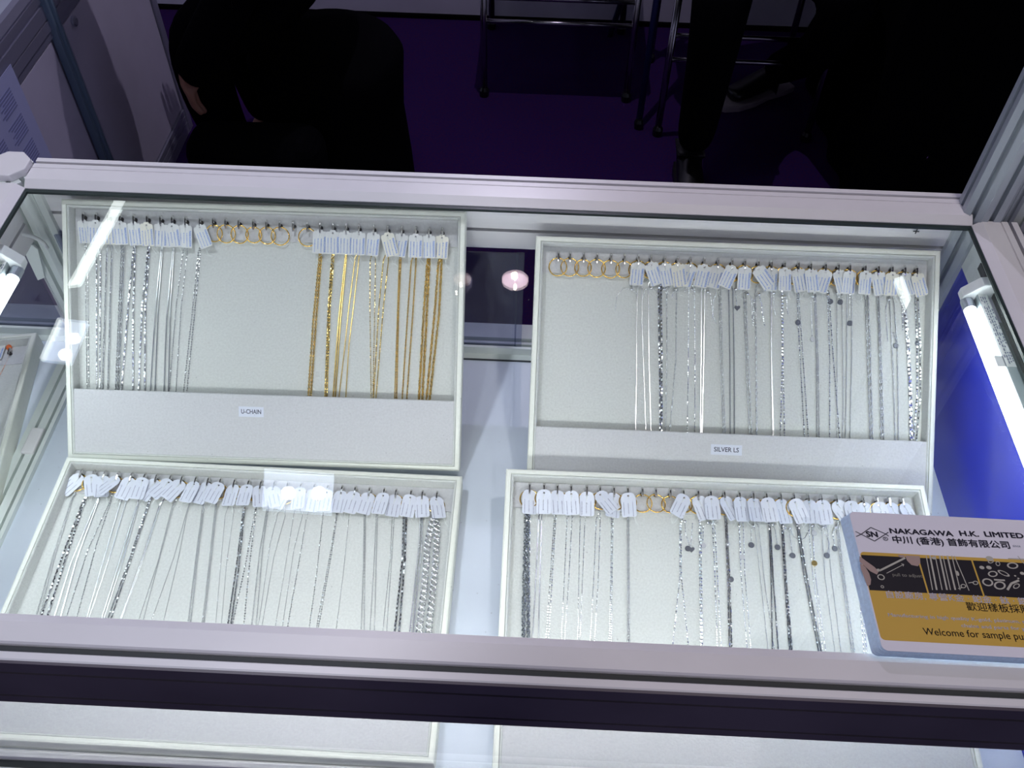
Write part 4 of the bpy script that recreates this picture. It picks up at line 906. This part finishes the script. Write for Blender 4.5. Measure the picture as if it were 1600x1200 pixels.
def head(c, face, parent, org):
    f = Vector(face).normalized(); up_ = Vector((0, 0, 1)); sd = f.cross(up_); c = Vector(c)
    bm = bmesh.new(); bmesh.ops.create_uvsphere(bm, u_segments=24, v_segments=18, radius=1)
    for v in bm.verts:
        p = v.co.copy(); x, y, z = p
        jaw = 1 - .28 * max(0, -z) ** 1.5; X = x * .074 * jaw; Y = y * .094 * (1 - .12 * max(0, -z)); Z = z * .118
        if y > .75 and abs(x) < .25 and -.35 < z < .15: Y += .016 * (1 - abs(x) / .25)
        if y > .6 and .05 < z < .25 and .2 < abs(x) < .6: Y -= .008
        v.co = c + sd * X + f * Y + up_ * Z
    h = obj('head', bm, M['skin'], parent, org, smooth=True)
    for sx_ in (-1, 1):
        bm = bmesh.new(); bmesh.ops.create_uvsphere(bm, u_segments=10, v_segments=8, radius=.011, matrix=Matrix.Translation(c + sd * .03 * sx_ + f * .080 + up_ * .012)); obj('eye', bm, M['paper'], h, org, smooth=True)
        bm = bmesh.new(); bmesh.ops.create_uvsphere(bm, u_segments=10, v_segments=8, radius=1); 
        for v in bm.verts: v.co = c + sd * (.076 * sx_ + v.co.x * .008) + f * v.co.y * .018 + up_ * v.co.z * .03
        obj('ear', bm, M['skin'], h, org, smooth=True)
    bm = bmesh.new(); box(bm, -.024, .024, 0, .004, -.004, .004)
    for v in bm.verts: p = v.co.copy(); v.co = c + sd * p.x + f * (.083 + p.y) + up_ * (-.055 + p.z)
    obj('mouth', bm, M['coral'], h, org, bevel=.001)
    bm = bmesh.new(); bmesh.ops.create_uvsphere(bm, u_segments=20, v_segments=14, radius=1)
    for v in bm.verts:
        p = v.co.copy(); v.co = c + sd * p.x * .083 + f * (p.y * .100 - .016) + up_ * (p.z * .110 + .022)
        if p.y > .3 and p.z < .35: v.co -= f * .035
    obj('hair', bm, M['hair'], h, org, smooth=True)
def shoe(pos, dirv, parent, org, sole='sole'):
    d = Vector(dirv).normalized(); s = Vector((d.y, -d.x, 0)); p = Vector(pos)
    o1 = bmesh.new(); pr1 = [(-.10, .030), (-.06, .036), (0, .034), (.06, .045), (.12, .044), (.16, .028), (.175, .008)]
    pts = [(a, b) for a, b in pr1] + [(a, -b) for a, b in reversed(pr1)]
    prism(pts, 0, .020, 'z', o1)
    for v in o1.verts: q = v.co.copy(); v.co = p + d * q.x + s * q.y + Vector((0, 0, q.z))
    so = obj('shoe_sole', o1, M[sole], parent, org, bevel=.003)
    J = [(p + d * -.06 + Vector((0, 0, .055)), (.038, .040)), (p + Vector((0, 0, .055)), (.038, .035)), (p + d * .07 + Vector((0, 0, .042)), (.042, .026)), (p + d * .135 + Vector((0, 0, .035)), (.034, .020)), (p + d * -.06 + Vector((0, 0, .10)), (.036, .036))]
    skin('shoe', J, [(0, 1), (1, 2), (2, 3), (0, 4)], M['shoe'], parent, org)
Zf = CAR
# left person, facing the cabinet on the left, seated on a draped stool
PO = Vector((.01, 1.24, Zf))
stl = tag(obj('draped_stool', lathe([(.02, 0), (.190, 0), (.185, .12), (.175, .26), (.180, .34), (.185, .40), (.170, .425), (.12, .43), (.02, .43)], 40), M['black'], None, (0, 0, 0), smooth=True), 'round black stool under the seated person in black', 'stool'); stl.location = PO + Vector((-.005, .02, 0))
pa = thing('person', PO, 'person in black seated left of centre, facing the grey cabinet', 'person')
def V3(x, y, z): return PO + Vector((x, y, z))
J = [(V3(.05, .03, .56), (.17, .13)), (V3(.06, .03, .75), (.165, .12)), (V3(.04, .03, .95), (.14, .14)), (V3(.02, .03, 1.10), (.10, .10)), (V3(-.01, .03, 1.17), (.055, .055)),
     (V3(-.14, -.09, .54), .095), (V3(-.27, -.10, .52), .075), (V3(-.26, -.10, .32), .064), (V3(-.22, -.09, .12), .045),
     (V3(-.12, .15, .54), .095), (V3(-.27, .16, .52), .075), (V3(-.25, .16, .32), .064), (V3(-.22, .15, .12), .045),
     (V3(.03, -.19, 1.03), .07), (V3(-.02, -.23, .80), .052), (V3(-.275, -.16, .43), (.054, .046)),
     (V3(.03, .25, 1.03), .07), (V3(-.02, .29, .80), .052), (V3(-.20, .22, .68), .040)]
skin('clothes', J, [(0, 1), (1, 2), (2, 3), (3, 4), (0, 5), (5, 6), (6, 7), (7, 8), (0, 9), (9, 10), (10, 11), (11, 12), (2, 13), (13, 14), (14, 15), (2, 16), (16, 17), (17, 18)], M['black'], pa, PO)
skin('neck', [(V3(-.01, .03, 1.14), .05), (V3(-.02, .03, 1.24), .048)], [(0, 1)], M['skin'], pa, PO)
head(V3(-.035, .03, 1.33), (-1, 0, -.05), pa, PO)
fingers((0, 1, .2), (-.1, .05, -1), V3(-.262, -.165, .50), M['skin'], pa, PO)
fingers((0, -1, .2), (-1, -.05, -.45), V3(-.20, .22, .675), M['skin'], pa, PO, -1)
skin('ankle', [(V3(-.24, -.09, .14), .036), (V3(-.235, -.09, .07), .036)], [(0, 1)], M['skin'], pa, PO)
skin('ankle', [(V3(-.24, .15, .14), .036), (V3(-.235, .15, .07), .036)], [(0, 1)], M['skin'], pa, PO)
shoe(V3(-.27, -.09, 0), (-1, -.05, 0), pa, PO, 'shoe'); shoe(V3(-.27, .15, 0), (-1, .05, 0), pa, PO, 'shoe')
# black bag beside the stool
bm = bmesh.new(); box(bm, -.15, .15, -.065, .065, 0, .40)
bg = tag(obj('cloth_bag', bm, M['black'], None, (0, 0, 0), bevel=.05, seg=4), 'black cloth bag on the carpet between the cabinet and the stool', 'bag'); bg.location = (-.10, .945, Zf); 

def chair(loc, rz, label):
    c = thing('stacking_chair', loc, label, 'chair', rot=(0, 0, rz))
    obj('seat', B((-.22, .22, -.21, .22, .435, .475)), M['black'], c, bevel=.015)
    obj('backrest', B((-.21, .21, .215, .245, .62, .88)), M['black'], c, bevel=.012)
    for sx_ in (-1, 1):
        for y in (-.19, .21):
            l = obj('leg', tube(bmesh.new(), [(sx_ * .215, y, .012), (sx_ * .215, y, .43 if y < 0 else .66)], .010, 10), M['chrome'], c, smooth=True)
            obj('foot', lathe([(.014, 0), (.015, .02), (.010, .03)], 12, (sx_ * .215, y, 0)), M['shoe'], l)
    for z in (.24, .31): obj('rung', tube(bmesh.new(), [(-.215, -.19, z), (.215, -.19, z)], .007, 8), M['chrome'], c, smooth=True)
    return c
chair((.565, 1.93, Zf), .0, 'black chair with chrome legs and rungs near the far wall')
ch2 = chair((1.08, 1.76, Zf), .0, 'black chair with chrome legs under the seated person on the right')
PB = Vector((1.08, 1.70, Zf)); pb_ = thing('person', PB, 'person in black trousers seated at the right behind the case', 'person')
def V4(x, y, z): return PB + Vector((x, y, z))
J = [(V4(0, .05, .57), (.17, .13)), (V4(0, .08, .76), (.165, .12)), (V4(0, .08, .97), (.20, .12)), (V4(0, .06, 1.13), (.11, .08)), (V4(0, .04, 1.19), .055),
     (V4(-.11, -.12, .555), .095), (V4(-.15, -.36, .53), .075), (V4(-.15, -.37, .32), .06), (V4(-.15, -.36, .11), .05),
     (V4(.11, -.12, .555), .095), (V4(.15, -.36, .53), .075), (V4(.16, -.20, .32), .06), (V4(.13, .06, .11), .05),
     (V4(-.22, .07, 1.05), .07), (V4(-.27, .0, .82), .05), (V4(-.15, -.20, .68), .038),
     (V4(.22, .07, 1.05), .07), (V4(.27, .0, .82), .05), (V4(.15, -.20, .68), .038)]
skin('clothes', J, [(0, 1), (1, 2), (2, 3), (3, 4), (0, 5), (5, 6), (6, 7), (7, 8), (0, 9), (9, 10), (10, 11), (11, 12), (2, 13), (13, 14), (14, 15), (2, 16), (16, 17), (17, 18)], M['black'], pb_, PB)
skin('neck', [(V4(0, .04, 1.16), .05), (V4(0, .03, 1.25), .048)], [(0, 1)], M['skin'], pb_, PB)
head(V4(0, .02, 1.34), (0, -1, -.1), pb_, PB)
fingers((1, 0, .1), (.1, -1, -.35), V4(-.15, -.20, .675), M['skin'], pb_, PB, -1)
fingers((-1, 0, .1), (-.1, -1, -.35), V4(.15, -.20, .675), M['skin'], pb_, PB)
shoe(V4(-.15, -.38, 0), (0, -1, 0), pb_, PB, 'shoe'); shoe(V4(.12, .10, 0), (-.85, -.5, 0), pb_, PB)
tb = thing('draped_table', (1.82, 1.62, Zf), 'table covered to the floor in black cloth at the right rear', 'table')
TO = (1.82, 1.62, Zf)
bm = bmesh.new(); nx = 60; ringb = []; ringt = []
per = []
for k in range(nx * 2):
    u = k / (nx * 2); L_ = 2 * (.95 + .62); s = u * L_
    if s < .95: q = (1.35 + s, 1.31)
    elif s < .95 + .62: q = (2.30, 1.31 + s - .95)
    elif s < 1.9 + .62: q = (2.30 - (s - .95 - .62), 1.93)
    else: q = (1.35, 1.93 - (s - 1.9 - .62))
    per.append(q)
cx_, cy_ = 1.825, 1.62
for (x, y) in per:
    k = per.index((x, y)); wv = 1 + .02 * math.sin(k * .9)
    ringb.append(bm.verts.new((cx_ + (x - cx_) * wv, cy_ + (y - cy_) * wv, Zf + .004))); ringt.append(bm.verts.new((x, y, Zf + .74)))
n = len(per)
for k in range(n): bm.faces.new((ringb[k], ringb[(k + 1) % n], ringt[(k + 1) % n], ringt[k]))
bm.faces.new(ringt)
obj('tablecloth', bm, M['black'], tb, TO)
for sx_ in (1.40, 2.25):
    for sy_ in (1.36, 1.88): obj('leg', B((sx_ - .02, sx_ + .02, sy_ - .02, sy_ + .02, Zf, Zf + .70)), M['navy'], tb, TO)
q0 = hit_plane(997, 200, Vector((0, 0, Zf)), Vector((0, 0, 1))); q1 = hit_plane(1026, 0, Vector((0, q0.y + .10, 0)), Vector((0, 1, 0)))
d1 = q1 - q0; q2 = q0 + d1 * (.74 / d1.z)
fp = thing('folding_stand', q0, 'thin dark blue leg of a folding stand right of centre', 'stand')
obj('leg', tube(bmesh.new(), [q0 + Vector((0, 0, .004)), q2], .0095, 10), M['navy'], fp, tuple(q0), smooth=True)
obj('foot', lathe([(.012, 0), (.014, .02), (.010, .03)], 12, tuple(q0)), M['shoe'], fp, tuple(q0))
obj('brace', tube(bmesh.new(), [q2, q2 + Vector((-.10, .30, -.74))], .0095, 10), M['navy'], fp, tuple(q0), smooth=True)

# ------------------------------------------------------------------ hall lamps overhead (their reflections show in the glass)
def lampbox(name, corners, h, label, bulbs, edge=None, panel='pane', br=.018, bm_='bulb'):
    c = Vector((sum(p[0] for p in corners) / 4, sum(p[1] for p in corners) / 4, h)); t = thing(name, c, label, 'lamp')
    obj('housing', prism([((p[0] - c.x) * 1.12, (p[1] - c.y) * 1.12) for p in corners], .006, .09, 'z'), M['ceil'], t)
    obj('diffuser', prism([(p[0] - c.x, p[1] - c.y) for p in corners], 0, .005, 'z'), M[panel], t)
    for (x, y) in bulbs: obj('bulb', lathe([(.002, -.008), (br * .7, -.006), (br, 0), (br, .002)], 18, (x - c.x, y - c.y, 0)), M[bm_], t, smooth=True)
    if edge: obj('bright_edge', prism([(p[0] - c.x, p[1] - c.y) for p in edge], -.002, -.0005, 'z'), M['halltube'], t)
    obj('stem', tube(bmesh.new(), [(0, 0, .09), (0, 0, 2.30 - h)], .008, 8), M['ceil'], t)
def rf(px, py, h=1.5):
    d = ray(px, py); X = CLOC + d * ((0 - CLOC.z) / d.z); k = h / -d.z; return (X.x + d.x * k, X.y + d.y * k)
lampbox('flood_lamp', [(-.966, 1.235), (-.869, 1.227), (-.863, 1.055), (-.960, 1.065)], 1.5, 'square hall lamp with two bulbs high above the left cabinet', [rf(113, 524), rf(99, 549)], [(-.968, 1.236), (-.955, 1.236), (-.949, 1.064), (-.962, 1.064)])
lampbox('flood_lamp', [(-.198, .700), (-.004, .693), (.010, .568), (-.178, .575)], 1.5, 'square hall lamp with two bulbs high above the case', [rf(449, 766), rf(497, 766)])
lampbox('tube_lamp', [(-.979, 1.827), (-.941, 1.829), (-.955, 1.395), (-.992, 1.385)], 1.5, 'slim fluorescent hall lamp high above the left cabinet', [], panel='halltube')
lampbox('strip_lamp', [(1.731, 1.576), (1.762, 1.590), (1.766, 1.448), (1.739, 1.411)], 1.5, 'short bright hall lamp high above the right side', [], panel='halltube')
def domelamp(c, r, label, m, hot):
    t = thing('dome_lamp', (c[0], c[1], 1.5), label, 'lamp')
    obj('shade', lathe([(r, 0), (r * .95, .02), (r * .6, .06), (r * .2, .08)], 28), M['ceil'], t, smooth=True)
    obj('diffuser', lathe([(.001, -.002), (r * .8, -.002), (r * .98, .002), (r * .9, .004)], 28), M[m], t, smooth=True)
    for x, y, rr_ in hot: obj('bulb', lathe([(.001, -.006), (rr_, -.005), (rr_, -.002)], 14, (x - c[0], y - c[1], 0)), M['warm'], t)
    obj('stem', tube(bmesh.new(), [(0, 0, .07), (0, 0, .8)], .006, 8), M['ceil'], t)
c = rf(805, 433); domelamp(c, .050, 'round pink glowing lamp hanging over the staff side', 'dome', [(*rf(805, 445), .006), (*rf(804, 427), .011)])
c = rf(722, 432); domelamp(c, .034, 'round dim warm lamp hanging left of the pink one', 'dome2', [(*rf(720, 441), .004), (*rf(713, 454), .0035)])

# ------------------------------------------------------------------ lift everything from glass height to true height over the floor
for o in COL.objects:
    if o.parent is None and o.type not in ('CAMERA', 'LIGHT'): o.location.z += H
